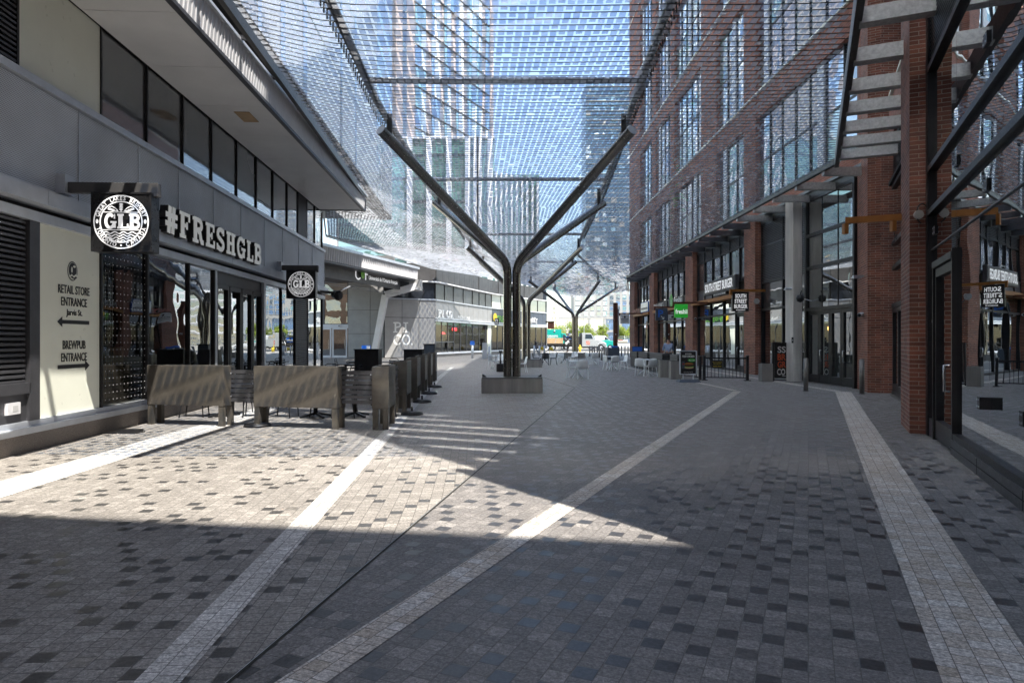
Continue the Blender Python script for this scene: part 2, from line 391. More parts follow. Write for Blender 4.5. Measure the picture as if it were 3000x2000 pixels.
# slab-serif stroke letters ------------------------------------------
def arc(cx, cy, rx, ry, a0, a1, n=14):
    return [(cx+rx*math.cos(R(a0+(a1-a0)*i/n)), cy+ry*math.sin(R(a0+(a1-a0)*i/n))) for i in range(n+1)]
def stroke(pts, w, closed=False):
    n = len(pts); L, Rr = [], []
    for i, p in enumerate(pts):
        a = pts[i-1] if (i or closed) else p; c = pts[(i+1) % n] if (i < n-1 or closed) else p
        dx, dy = c[0]-a[0], c[1]-a[1]; l = math.hypot(dx, dy) or 1
        L.append((p[0]-dy/l*w/2, p[1]+dx/l*w/2)); Rr.append((p[0]+dy/l*w/2, p[1]-dx/l*w/2))
    return [(L[i], L[(i+1) % n], Rr[(i+1) % n], Rr[i]) for i in range(n if closed else n-1)]
def slab(ch, t=.2, h=.11):
    t2 = t/2; H = 1-h/2; b = h/2
    def sf(x, y, w): return ([(x-w/2, y), (x+w/2, y)], h)
    st = lambda x: ([(x, 0), (x, 1)], t)
    if ch == 'I': return .5, [st(.25), sf(.25, b, .5), sf(.25, H, .5)]
    if ch == 'H': return .92, [st(.22), st(.70), sf(.22, b, .42), sf(.22, H, .42), sf(.70, b, .42), sf(.70, H, .42), ([(.2, .5), (.72, .5)], h)]
    if ch == 'L': return .74, [st(.22), sf(.22, H, .44), ([(0, b), (.74, b)], h), ([(.70, 0), (.70, .34)], h*.8)]
    if ch in 'FE':
        s = [st(.22), ([(0, H), (.74, H)], h), ([(.70, .68), (.70, 1)], h*.8), ([(.2, .5), (.52, .5)], h), ([(.52, .36), (.52, .64)], h*.8)]
        s += [sf(.22, b, .44)] if ch == 'F' else [([(0, b), (.76, b)], h), ([(.72, 0), (.72, .32)], h*.8)]
        return .78, s
    if ch in 'PRB':
        up = [(.1, H), (.48, H)]+arc(.48, .74, .23, .26-b, 90, -90, 10)[1:]+[(.2, .48+b*.0)]
        s = [st(.22), sf(.16, H, .3), (up, (t+h)/2)]
        if ch == 'B': s += [([(.1, .5), (.5, .5)]+arc(.5, .27, .26, .27-b, 80, -90, 10)+[(.0, b)], (t+h)/2), sf(.16, b, .3)]; return .84, s
        s += [sf(.22, b, .44)]
        if ch == 'R': s += [([(.42, .48), (.58, .42), (.64, .2), (.72, b), (.86, b*1.2)], t*.85)]; return .88, s
        return .78, s
    if ch in 'CGO':
        if ch == 'O': return .9, [(arc(.45, .5, .45-t2, .5-b, 0, 360, 30)[:-1], (t+h)/2, True)]
        s = [(arc(.46, .5, .46-t2, .5-b, 42, 320 if ch == 'C' else 350, 26), (t+h)/2)]
        if ch == 'C': s += [([(.80, .66), (.80, .98)], h*.8)]; return .86, s
        s += [([(.78, .05), (.78, .44)], t*.8), ([(.5, .44), (.96, .44)], h), ([(.80, .66), (.80, .98)], h*.8)]; return .96, s
    if ch == 'S':
        return .76, [(arc(.38, .73, .26, .27-b, 30, 255, 14)+arc(.38, .27, .27, .27-b, 75, -150, 16), (t+h)/2*1.05), ([(.66, .70), (.66, .98)], h*.8), ([(.08, .02), (.08, .30)], h*.8)]
    if ch == '#':
        return .8, [([(.24, 0), (.34, 1)], t*.8), ([(.5, 0), (.6, 1)], t*.8), ([(.02, .34), (.8, .34)], t*.75), ([(.04, .66), (.82, .66)], t*.75)]
    if ch == '.': return .2, [([(.02, .08), (.18, .08)], .16)]
    return .5, []
def slabmesh(b, word, o, right, up, height, wscale=1., t=.2, h=.11, gap=.12, m='lett', depth=.0, each=None):
    o, r, u = Vector(o), Vector(right).normalized(), Vector(up).normalized(); n = r.cross(u); x = 0.; k = 0
    for ch in word:
        w, st = slab(ch, t, h); tgt = each(ch) if each else b
        for s in st:
            for q in stroke(s[0], s[1], len(s) > 2):
                k += 1; off = n*(.0006*(k % 7)+.001*(st.index(s)))
                P = [o+r*((x+a)*height*wscale)+u*(c*height)+off for a, c in q]
                if depth: tgt.hexa([p-n*depth for p in P], P, m)
                else: tgt.add(P, [(0, 1, 2, 3)], m)
        x += w+gap
    return x*height*wscale
def slabwidth(word, t=.2, h=.11, gap=.12): return sum(slab(c, t, h)[0]+gap for c in word)-gap
# ================================================================= setting
def sheet(name, pts, z, mat):
    b = MB(); b.add([(x, y, z) for x, y in pts], [tuple(range(len(pts)))], mat); return struct(b.build(name))
DR = lambda Y: -1.33+.178*(Y-3.11)                     # the drain line
sheet('ground', [(-600, -300), (600, -300), (600, 900), (-600, 900)], -.02, 'sand')
sheet('pavement', [(-40, -30), (DR(-30), -30), (DR(22.6), 22.6), (4.6, 40), (8.5, 60), (10, 88), (-40, 88)], 0., 'pav_l')
sheet('pavement', [(DR(-30), -30), (40, -30), (40, 88), (10, 88), (8.5, 60), (4.6, 40), (DR(22.6), 22.6)], 0., 'pav_r')
sheet('pavement', [(-60, 88), (60, 88), (60, 98), (-60, 98)], .004, 'walkc')
sheet('road', [(-300, 98), (300, 98), (300, 126), (-300, 126)], -.01, 'asph')
def band(name, pts, w, mat, z=.004):                  # paving band: centre line, constant width
    q = stroke(pts, w); b = MB()
    for L0, L1, R1, R0 in q: b.add([(L0[0], L0[1], z), (L1[0], L1[1], z), (R1[0], R1[1], z), (R0[0], R0[1], z)], [(0, 1, 2, 3)], mat)
    return struct(b.build(name))
band('pavement_band', [(-1.16, -6), (-1.66, 3.11), (-3.05, 27.1), (-3.6, 40)], .22, 'band_l')
band('pavement_band', [(-5.4, -2), (-5.5, 7.2), (-5.62, 12.7), (-6.6, 30)], .6, 'band_l')
band('pavement_band', [(-4.9, -5.6), (-.99, 3.11), (7.12, 21.0)], .22, 'band_r')
band('pavement_band', [(7.12, 21.25), (7.0, 28), (6.8, 40), (7.0, 58)], .2, 'band_r')
band('pavement_band', [(-2.0, -6.2), (2.26, 3.11), (10.3, 20.7)], .45, 'band_r')
band('pavement_band', [(10.25, 20.95), (10.3, 30), (10.4, 60)], .3, 'band_r')
b = MB()
for off, w, z, m in ((0, .028, .003, 'dch'), (-.006, .005, .006, 'galv')):
    q = stroke([(DR(-3)+off, -3), (DR(22.6)+off, 22.6)], w)[0]
    b.add([(p[0], p[1], z) for p in q], [(0, 1, 2, 3)], m)
q = stroke([(DR(22.6), 22.6), (1.2, 30)], .04)[0]; b.add([(p[0], p[1], .003) for p in q], [(0, 1, 2, 3)], 'dch')
tag(b.build('drain_channel'), 'thin dark slot drain running between the two paving directions', 'drain')

# ================================================================= left: brewery building
LF = Fr(-6.4, 0, -.055, 1, 1)                         # n = +x
LF.nv = (LF.d[1], -LF.d[0])
def pane(b, fr, s0, s1, z0, z1, n, m): b.quad(fr.p(s0, n, z0), fr.p(s1, n, z0), fr.p(s1, n, z1), fr.p(s0, n, z1), m)
def part(b, name, par, mat=None, label=None, **k):
    o = b.build(name, mat, par, **k)
    if label: o['label'] = label
    return o
def louvre(fr, s0, s1, z0, z1, n, par, pitch=.075, m='alu_d', name='louvre_panel'):
    b = MB(); z = z0
    b.fb(fr, s0, s1, n-.09, n-.06, z0, z1, 'void')
    while z < z1-.01:
        b.hexa([fr.p(s0, n-.05, z+.012), fr.p(s1, n-.05, z+.012), fr.p(s1, n, z), fr.p(s0, n, z)],
               [fr.p(s0, n-.05, z+pitch*.8), fr.p(s1, n-.05, z+pitch*.8), fr.p(s1, n, z+pitch*.45), fr.p(s0, n, z+pitch*.45)], m); z += pitch
    return part(b, name, par)
brew = thing('brewery_building', 'two storey brewery pub with perforated grey band and deep soffit, left of the plaza', 'building', (-6.9, 9, 0))
S0, S1 = -4., 27.95
b = MB(); b.fb(LF, S0, S1, -.3, -.02, -.05, .27, 'granite'); part(b, 'plinth', brew)
b = MB(); b.fb(LF, S0, S1, -.3, .04, .27, .345, 'alu'); b.fb(LF, S0, S1, -.3, .10, .355, .372, 'alu'); b.fb(LF, S0, S1, -.3, .02, .372, .455, 'alu'); part(b, 'window_sill', brew)
b = MB(); b.fb(LF, S0, S1+.1, -.3, .08, 3.32, 3.46, 'alu'); b.fb(LF, S0, S1+.1, -.35, -.05, 3.46, 3.545, 'void')
b.fb(LF, S0, 9.6, -.3, .24, 3.545, 3.765, 'alu')
for s in (9.6, 13.2, 16.9, 20.6, 24.3): b.fb(LF, s+.008, s+3.69, -.3, .24, 3.545, 3.765, 'alu')
part(b, 'fascia_band', brew)
SP = [S0]+[5.2, 7.35, 8.85, 10.7, 12.6, 14.3, 16.2, 18.1, 20.1, 22., 24., 26., S1+.1]
for a, c in zip(SP[:-1], SP[1:]):
    b = MB(); b.fb(LF, a+.018, c-.018, -.02, .03, 3.765, 5.28, 'perf'); part(b, 'perforated_panel', brew)
b = MB()
for s in SP[1:]: b.fb(LF, s-.012, s+.012, -.02, .045, 3.77, 5.28, 'alu')
b.fb(LF, S0, S1+.1, -.12, -.03, 3.765, 5.3, 'void'); part(b, 'panel_rail', brew)
b = MB(); b.fb(LF, S0, S1+.12, -.3, .09, 5.29, 5.40, 'alu'); part(b, 'ledge', brew)
# upper strip
b = MB(); b.fb(LF, 9.35, 11.38, -.06, -.01, 5.4, 6.95, 'whitep'); part(b, 'opal_panel', brew)
louvre(LF, S0, 9.30, 5.4, 6.95, -.0, brew)
US = [11.4, 13.0, 14.6, 16.2, 17.9, 19.5, 21.1, 22.7, 24.1]
for a, c in zip(US[:-1], US[1:]):
    b = MB(); pane(b, LF, a, c, 5.4, 6.95, -.03, 'dg_l'); part(b, 'upper_window', brew)
louvre(LF, 24.15, 25.3, 5.4, 6.95, 0, brew)
for a, c in ((25.4, 26.6), (26.6, 27.9)):
    b = MB(); pane(b, LF, a, c, 5.4, 6.95, -.03, 'glass'); part(b, 'upper_window', brew)
for s in [9.32]+US+[25.35, 26.6, 27.9]: b = MB(); b.fb(LF, s-.022, s+.022, -.1, .01, 5.4, 6.95, 'mull'); part(b, 'mullion', brew)
# soffit
b = MB(); sn = lambda s: 1.62+.012*(s-9)
ss = [S0, 2., 4.2, 6.4, 8.6, 10.8, 13., 15.2, 17.4, 19.6, 21.8, 24., 26.2, 27.3]
for a, c in zip(ss[:-1], ss[1:]):
    b.hexa([LF.p(a+.008, .02, 6.95), LF.p(c-.008, .02, 6.95), LF.p(c-.008, sn(c), 6.95), LF.p(a+.008, sn(a), 6.95)],
           [LF.p(a+.008, .02, 7.02), LF.p(c-.008, .02, 7.02), LF.p(c-.008, sn(c), 7.02), LF.p(a+.008, sn(a), 7.02)], 'soffit')
b.hexa([LF.p(S0, -.3, 7.0), LF.p(27.3, -.3, 7.0), LF.p(27.3, sn(27.3), 7.0), LF.p(S0, sn(S0), 7.0)], [LF.p(S0, -.3, 7.06), LF.p(27.3, -.3, 7.06), LF.p(27.3, sn(27.3), 7.06), LF.p(S0, sn(S0), 7.06)], 'void')
for s in (15.9,):
    b.fb(LF, s-.35, s+.35, .75, 1.1, 6.93, 6.945, 'wood')
part(b, 'soffit', brew)
b = MB(); p = [LF.p(S0, sn(S0), 0), LF.p(27.35, sn(27.35), 0)]
f2 = Fr(p[0][0], p[0][1], p[1][0]-p[0][0], p[1][1]-p[0][1], 1); f2.nv = (f2.d[1], -f2.d[0]); ln = math.dist(p[0][:2], p[1][:2])
b.fb(f2, 0, ln, -.08, .03, 6.9, 6.97, 'alu_d'); s = 0
while s < ln-.16:                                      # folded white ribs, no two quite alike
    w = .15; k = rnd.uniform(.0, .012)
    b.hexa([f2.p(s, -.05, 6.97), f2.p(s+w, -.05, 6.97), f2.p(s+w, .01, 6.97), f2.p(s+.03, .022, 6.97), f2.p(s, .01, 6.97)],
           [f2.p(s, -.05, 7.5), f2.p(s+w, -.05, 7.5), f2.p(s+w, .06, 7.5), f2.p(s+.03, .07+k, 7.5), f2.p(s, .06, 7.5)], 'white'); s += w
b.fb(f2, 0, ln, -.1, .12, 7.5, 7.56, 'alu'); part(b, 'roof_fascia', brew)
b = MB(); f3 = Fr(*LF.p(27.3, 0, 0)[:2], LF.nv[0], LF.nv[1], 1); f3.nv = LF.d
b.fb(f3, -.3, sn(27.3)+.05, 0, .08, 6.92, 7.5, 'alu_d'); b.fb(LF, S0, 27.3, -12, sn(9)-.1, 7.4, 7.5, 'grime'); part(b, 'roof', brew)
# ground floor
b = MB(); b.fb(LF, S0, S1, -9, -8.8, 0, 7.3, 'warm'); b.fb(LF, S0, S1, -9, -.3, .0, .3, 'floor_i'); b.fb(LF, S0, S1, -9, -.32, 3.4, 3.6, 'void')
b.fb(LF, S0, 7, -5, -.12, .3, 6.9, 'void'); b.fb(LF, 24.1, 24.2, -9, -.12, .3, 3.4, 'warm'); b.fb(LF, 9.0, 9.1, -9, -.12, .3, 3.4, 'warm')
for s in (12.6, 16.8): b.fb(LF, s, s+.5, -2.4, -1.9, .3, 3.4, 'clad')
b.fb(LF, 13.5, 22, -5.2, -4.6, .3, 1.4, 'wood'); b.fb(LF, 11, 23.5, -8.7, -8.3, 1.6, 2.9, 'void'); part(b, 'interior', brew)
louvre(LF, S0, 9.45, 1.0, 3.3, .02, brew)
b = MB(); b.fb(LF, S0, 9.5, -.1, .0, .455, .85, 'alu_d'); b.fb(LF, S0, 9.52, -.1, .05, .85, 1.0, 'alu_d'); b.fb(LF, 9.5, 9.72, -.1, .05, .455, 3.32, 'alu_d'); part(b, 'louvre_base', brew)
b = MB(); b.fb(LF, 9.74, 11.36, -.08, -.01, .455, 3.32, 'whitep'); op = part(b, 'opal_panel', brew)
b = MB(); mid = 10.62; up = (0, 0, 1); rt = LF.d+(0,)
def ltx(s, z, h, w): b.text(fit(T(s, 1, .008, .85), w, h), LF.p(mid+.03, -.008, z), rt, up, 'letb')
ltx('RETAIL STORE', 2.40, .135, .83); ltx('ENTRANCE', 2.21, .135, .68); ltx('Jarvis St.', 2.03, .125, .42)
ltx('BREWPUB', 1.53, .135, .60); ltx('ENTRANCE', 1.335, .135, .68)
def arrow(z, sgn):
    a = [(-.42, -.03), (.3, -.03), (.3, -.085), (.43, 0), (.3, .085), (.3, .03), (-.42, .03)]
    P = [Vector(LF.p(mid+.02+x*sgn, -.006, z+y)) for x, y in a]; b.add(P, [tuple(range(7))], 'letb')
arrow(1.89, -1); arrow(1.19, 1)
def disc(b, fr, s, z, n, rs, rz, m, k=28, a0=0, a1=360):
    b.add([fr.p(s+rs*math.cos(R(a0+(a1-a0)*i/k)), n, z+rz*math.sin(R(a0+(a1-a0)*i/k))) for i in range(k+(0 if a1-a0 == 360 else 1))], [tuple(range(k+(0 if a1-a0 == 360 else 1)))], m)
disc(b, LF, mid-.02, 2.70, -.006, .135, .155, 'letb'); disc(b, LF, mid-.02, 2.70, -.004, .118, .138, 'whitep'); disc(b, LF, mid-.02, 2.71, -.002, .105, .122, 'letb')
b.add([LF.p(mid+x, 0, 2.7+y) for x, y in ((-.11, -.085), (-.05, -.045), (.0, -.075), (.06, -.04), (.12, -.08), (.06, -.12), (-.02, -.14), (-.08, -.12))], [tuple(range(8))], 'whitep')
b.add([LF.p(mid+x, .002, 2.7+y) for x, y in ((-.09, -.10), (-.04, -.075), (.0, -.105), (.06, -.075), (.09, -.1), (.02, -.13))], [tuple(range(6))], 'letb')
disc(b, LF, mid+.02, 2.775, 0, .035, .018, 'whitep', 12); disc(b, LF, mid-.045, 2.72, 0, .02, .05, 'whitep', 12)
part(b, 'lettering', op)
def bay(fr, cuts, z0, z1, root, gm='glass', fm='mull', w=.045, n=-.03, tr=None):
    for a, c in zip(cuts[:-1], cuts[1:]):
        b = MB(); pane(b, fr, a, c, z0, z1, n, gm); part(b, 'window_pane', root)
    for s in cuts: b = MB(); b.fb(fr, s-w/2, s+w/2, n-.07, n+.05, z0, z1, fm); part(b, 'mullion', root)
    for z in (tr or []): b = MB(); b.fb(fr, cuts[0], cuts[-1], n-.06, n+.04, z-w/2, z+w/2, fm); part(b, 'transom', root)
bay(LF, [11.4, 13.0], .455, 3.32, brew, 'glassd'); bay(LF, [13.02, 14.9, 16.35], .455, 3.32, brew)
b = MB(); b.fb(LF, 16.33, 16.43, -.12, .04, .455, 3.32, 'alu'); part(b, 'mullion', brew); b = MB(); b.fb(LF, 20.0, 20.16, -.12, .06, .3, 3.32, 'alu'); part(b, 'mullion', brew)
for i, (a, c) in enumerate(((16.5, 17.35), (17.4, 18.25), (18.3, 19.15), (19.2, 19.98))):
    b = MB()
    for s in (a, c-.09): b.fb(LF, s, s+.09, -.12, .0, .28, 3.0, 'mull')
    for z in (.28, 2.9): b.fb(LF, a+.09, c-.09, -.12, .0, z, z+.11, 'mull')
    d = part(b, 'folding_door', brew); b = MB(); pane(b, LF, a+.09, c-.09, .39, 2.9, -.06, 'glass'); part(b, 'door_pane', d)
b = MB(); b.fb(LF, 16.43, 20, -.12, -.02, 3.02, 3.32, 'mull'); part(b, 'door_head', brew)
bay(LF, [20.18, 22., 23.7], .455, 3.32, brew); louvre(LF, 23.75, 25.4, .455, 3.32, .0, brew); bay(LF, [25.45, 26.7, 27.9], .455, 3.32, brew, 'glassm')
b = MB()                                               # wire mesh column screen inside the dotted window
for k in range(16): b.fb(LF, 11.75+k*.075, 11.756+k*.075, -.6, -.594, .5, 3.1, 'galv')
for k in range(34): b.fb(LF, 11.75, 12.88, -.594, -.588, .52+k*.076, .526+k*.076, 'galv')
part(b, 'mesh_screen', brew)
b = MB(); b.fb(LF, S1-.05, S1, -9, -.3, 0, 7.3, 'clad'); part(b, 'end_wall', brew)
# thermostat box low on the louvre base
b = MB(); b.fb(LF, 9.06, 9.32, .0, .04, .58, .74, 'white'); b.fb(LF, 9.16, 9.27, .04, .043, .62, .70, 'letg'); tag(b.build('meter_box'), 'small white meter box screwed under the nearest louvre', 'meter')

# tower above the brewery
LT = Fr(-6.0, 0, -.051, 1, 1); LT.nv = (LT.d[1], -LT.d[0])
tw = thing('apartment_tower', 'pale glass and white panel apartment tower rising above the brewery pub', 'tower', (-7, 10, 10))
b = MB(); b.fb(LT, -10, 27, -14, -2.2, 7.6, 10.06, 'void'); part(b, 'recess_wall', tw)
b = MB(); b.fb(LT, -10, 46.5, -14, -.12, 10.06, 62, 'grime'); b.fb(LT, -10, 46.5, -2.3, -.0, 10.0, 10.06, 'void'); part(b, 'wall', tw)
pal = {'w': 'tg_w', 'p': 'tg_p', 't': 'tg_k', 'd': 'tg_k', 'g': 'tg_g', 'b': 'tg_b'}
cols = [(-10, 'p'), (-7, 'd'), (-5, 'w'), (-1, 't'), (1, 'p'), (4, 'd'), (5, 'w'), (8, 'p'), (11, 't'), (12.2, 'p'), (15.6, 'd'), (16.3, 'w'), (18.1, 't'), (18.5, 'w'), (20.2, 'd'), (20.8, 'p'), (22.8, 'd'), (23.4, 'p'), (29.0, 'd'), (29.5, 'p'), (32.4, 'd'), (33, 'p'), (39.5, 'g'), (42, 'd'), (42.6, 't'), (46.5, '')]
for k in range(len(cols)-1):
    b = MB()
    for fl in range(17):
        z0 = 10.1+fl*3.05; a, c, m = cols[k][0], cols[k+1][0], pal[cols[k][1]]
        if cols[k][1] in 'wp' and rnd.random() < .15 and fl > 2: m = 'tg_k'
        if cols[k][1] in 'td' and rnd.random() < .2: m = 'tg_d'
        b.fb(LT, a+.03, c-.03, -.1, rnd.uniform(0, .015), z0+.02, z0+3.03, m)
    part(b, 'facade_panel' if cols[k][1] in 'wp' else 'window', tw)

# ================================================================= left far: university entrance + pizza bar wing
uni = thing('university_entrance', 'grey panelled university entrance with white ribbed canopy and slanted column', 'building', (-13, 58, 0))
UF = Fr(-19.5, 60.5, 8.2, -1.2, 1)                     # entrance wall, facing the camera
UF = Fr(-22, 62.5, 1, -.05, 1); UF.nv = (-.05, -1)
b = MB(); b.fb(UF, 6.7, 11, -.6, 0, 0, 9.5, 'clad'); part(b, 'wall', uni)
b = MB()
for i in range(2):
    for j in range(4): b.fb(UF, 6.72+i*2.1, 8.78+i*2.1, 0, .04, .05+j*2.2, 2.2+j*2.2, 'alu_l')
part(b, 'cladding_panel', uni)
b = MB(); b.fb(UF, -1, 6.7, -4.2, -4, 0, 8, 'warm'); b.fb(UF, -1, 6.7, -.3, 0, 7.0, 9.6, 'clad_d'); part(b, 'interior', uni)
bay(UF, [.9, 2.2, 4.4, 6.7], 3.1, 7.0, uni, 'glass', 'alu_d', .12, tr=[3.1])
for a, c in ((1.0, 2.1), (2.3, 3.7), (3.75, 5.1), (5.2, 6.6)):
    b = MB()
    for s in (a, c-.12): b.fb(UF, s, s+.12, -.1, .02, 0, 2.75, 'white')
    b.fb(UF, a+.12, c-.12, -.1, .02, 2.62, 2.75, 'white'); b.fb(UF, a+.12, c-.12, -.1, .02, 0, .2, 'white')
    d = part(b, 'entrance_door', uni); b = MB(); pane(b, UF, a+.12, c-.12, .2, 2.62, -.04, 'glass'); part(b, 'door_pane', d)
    b = MB(); b.fb(UF, c-.24, c-.2, .04, .08, .8, 1.7, 'chrome'); part(b, 'door_handle', d)
b = MB(); b.fb(UF, .8, 6.7, -.1, .03, 2.75, 3.1, 'white'); part(b, 'door_head', uni)
# projecting ribbed canopy, near-left to far-right
A, Bp = Vector(W(930, 706, 45.0)), Vector(W(1222, 790, 60.5))
CF = Fr(A.x, A.y, Bp.x-A.x, Bp.y-A.y, 1); CF.nv = (CF.d[1], -CF.d[0]); cl = (Bp-A).to_2d().length
b = MB(); s = 0
while s < cl:
    b.hexa([CF.p(s, -.2, 7.15), CF.p(s+.3, -.2, 7.15), CF.p(s+.3, 0, 7.15), CF.p(s+.08, .09, 7.15)], [CF.p(s, -.2, 8.05), CF.p(s+.3, -.2, 8.05), CF.p(s+.3, .05, 8.05), CF.p(s+.08, .14+rnd.uniform(0, .04), 8.05)], 'white'); s += .3
b.fb(CF, -1, cl+.1, -.5, .22, 8.05, 8.25, 'alu'); b.fb(CF, -1, cl+.05, -9, 0, 7.0, 7.14, 'alu_d'); part(b, 'ribbed_canopy', uni)
b = MB(); b.fb(CF, -1, cl-1.2, -1.3, -1.1, 6.15, 7.0, 'clad_d'); part(b, 'sign_fascia', uni)
b = MB()                                               # slanted leg with a bent top
def pz(x, y, Y): return Vector(W(x, y, Y))
lg = [pz(1096, 1040, 60.4), pz(1129, 864, 60.2), pz(1222, 838, 60.3)]
for (p, q, w) in ((lg[0], lg[1], .5), (lg[1], lg[2], .6)): b.bar(p, q, .5, w, 'white')
b.box(lg[2].x-.7, lg[2].x+.35, 60.1, 61.4, lg[2].z-.4, 7.1, 'alu_l'); part(b, 'slanted_column', uni)
b = MB()
for z in (5.6, 5.75): b.fb(CF, 0, cl, -.9, -.86, z, z+.03, 'alu_d')
part(b, 'rail', uni)

pz_b = thing('pizza_bar_wing', 'curving two storey wing with grey panels, pizza bar and convenience shop fronts', 'building', (-4, 75, 0))
PTS = [(-11.6, 60.6), (-7.25, 63.0), (-5.9, 67.5), (-4.3, 73.0), (-2.4, 79.0), (.8, 86.0), (4.9, 93.4)]
SEG = []
for p, q in zip(PTS[:-1], PTS[1:]):
    f = Fr(p[0], p[1], q[0]-p[0], q[1]-p[1], 1); f.nv = (f.d[1], -f.d[0]); SEG.append((f, math.dist(p, q)))
b = MB(); b2 = MB(); b3 = MB(); b4 = MB(); bs = MB()
for i, (f, l) in enumerate(SEG):
    b.fb(f, -.02, l, -.25, .12, 5.37, 5.5, 'alu')
    b4.fb(f, -.05, l+.05, -.3, .35, 7.05, 7.16, 'soffit'); b4.fb(f, -.05, l+.05, -.3, .25, 7.16, 7.22, 'alu_d')
    n = max(2, round(l/1.5))
    for k in range(n):
        a, c = k*l/n, (k+1)*l/n; z0 = 0 if i == 0 else 3.76
        if i == 0: b2.fb(f, a+.02, c-.02, -.04, .03, .05, 3.7, 'alu_l'); b2.fb(f, a+.02, c-.02, -.04, .03, 3.74, 5.35, 'alu_l')
        else: b2.fb(f, a+.02, c-.02, -.04, .03, 3.78, 5.35, 'alu_l' if i < 4 else 'navy')
        if i < 5 or k < n-1: bs.fb(f, a+.02, c-.02, -.1, .1+(.06 if rnd.random() < .2 else 0), 7.22, 8.75, 'clad_d')
    b3.fb(f, 0, l, -.3, -.05, 0 if i == 0 else 3.4, 5.37, 'void')
    if i: b.fb(f, 0, l, -.1, .25, 3.4, 3.58, 'alu'); b.fb(f, 0, l, -.1, .18, 3.64, 3.77, 'alu'); b.fb(f, 0, l, -.3, .06, .27, .45, 'white'); b3.fb(f, 0, l, -.3, -.02, 0, .27, 'granite')
part(b, 'ledge', pz_b); part(b2, 'cladding_panel', pz_b); part(b3, 'wall', pz_b); part(b4, 'soffit', pz_b); part(bs, 'parapet', pz_b)
b = MB()
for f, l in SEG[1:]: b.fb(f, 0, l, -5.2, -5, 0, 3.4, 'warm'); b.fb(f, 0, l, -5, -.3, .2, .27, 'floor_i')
for f, l in SEG: b.fb(f, 0, l, -6, -.4, 8.6, 8.7, 'grime')
part(b, 'interior', pz_b)
for i, (f, l) in enumerate(SEG):
    n = 2 if l < 6 else 3
    for k in range(n):
        m = ('dg_w' if i < 4 else 'dg') if not (i == 4 and k == 0) else 'whitep'
        b = MB(); pane(b, f, k*l/n+.04, (k+1)*l/n-.04, 5.5, 7.05, -.05, m); part(b, 'upper_window', pz_b)
    b = MB(); b.fb(f, 0, l, -.4, -.12, 5.5, 7.05, 'void')
    for k in range(n+1): b.fb(f, k*l/n-.05, k*l/n+.05, -.12, -.0, 5.5, 7.05, 'mull')
    part(b, 'window_frame', pz_b)
    if i: bay(f, [0, l*.33, l*.66, l] if i < 4 else [0, l*.2, l*.4, l*.6, l*.8, l],   .45, 3.4, pz_b, 'glassp', 'alu_d', .1, tr=[1.45] if i == 1 else None)
b = MB(); f, l = SEG[3]; b.fb(f, l-1.6, l-.4, -.02, .08, .0, 3.4, 'whitep'); part(b, 'white_panel', pz_b); b = MB(); b.fb(SEG[5][0], SEG[5][1]-.3, SEG[5][1], -.3, .05, 0, 3.4, 'alu_d'); part(b, 'corner_post', pz_b)
b = MB(); f, l = SEG[5]; e = Fr(*f.p(l, 0, 0)[:2], -f.nv[0], -f.nv[1], 1); e.nv = f.d
b.fb(e, 0, 8, -.3, 0, 3.4, 8.7, 'navy'); b.fb(e, 0, 8, -.3, -.1, 0, 3.4, 'dg'); part(b, 'end_wall', pz_b)

# residential tower behind it
TF = Fr(-14.0, 95, .485, 1, 1); TF.nv = (TF.d[1], -TF.d[0])
rt_ = thing('residential_tower', 'tall pinkish residential tower with pale glass strips behind the pizza bar wing', 'tower', (-8, 106, 0))
TL = 24.4
b = MB(); b.fb(TF, 0, TL, -14, -.15, 0, 118, 'brick_p'); part(b, 'wall', rt_)
e = Fr(-14.0, 95, -1, .05, 1); e.nv = (-.05, -1)
b = MB(); b.fb(e, 0, 2.6, -.1, .05, 0, 118, 'brick_p'); b.fb(e, 1.0, 1.6, .05, .1, 28, 118, 'tg_d'); part(b, 'side_pier', rt_)
seqc = ['tg_t', 'tg_p', 'brick_p', 'tg_b', 'tg_w', 'brick_p', 'tg_t', 'tg_p', 'brick_p', 'tg_b', 'tg_w', 'brick_p', 'tg_t', 'tg_p']
strips = []; s = .4; k = 0
while s < TL-1.6:
    w = rnd.choice((.7, 1.1, 1.5)); strips.append((s, min(s+w, TL-1.2), seqc[k % len(seqc)])); k += 1; s += w+.08
for fl in range(36):
    b = MB(); z0 = 8+fl*3.0
    for s0, s1, m in strips:
        if rnd.random() < .15: m = rnd.choice(('tg_t', 'tg_b', 'tg_p'))
        if m != 'brick_p': b.fb(TF, s0, s1, -.15, .02, z0+.12, z0+2.95, m)
    b.fb(TF, .3, TL-1.3, -.15, .16, z0, z0+.1, 'clad_d'); part(b, 'window', rt_)
b = MB(); b.fb(TF, TL-1.1, TL, -.2, .12, 0, 118, 'brick_p'); part(b, 'corner_pier', rt_)

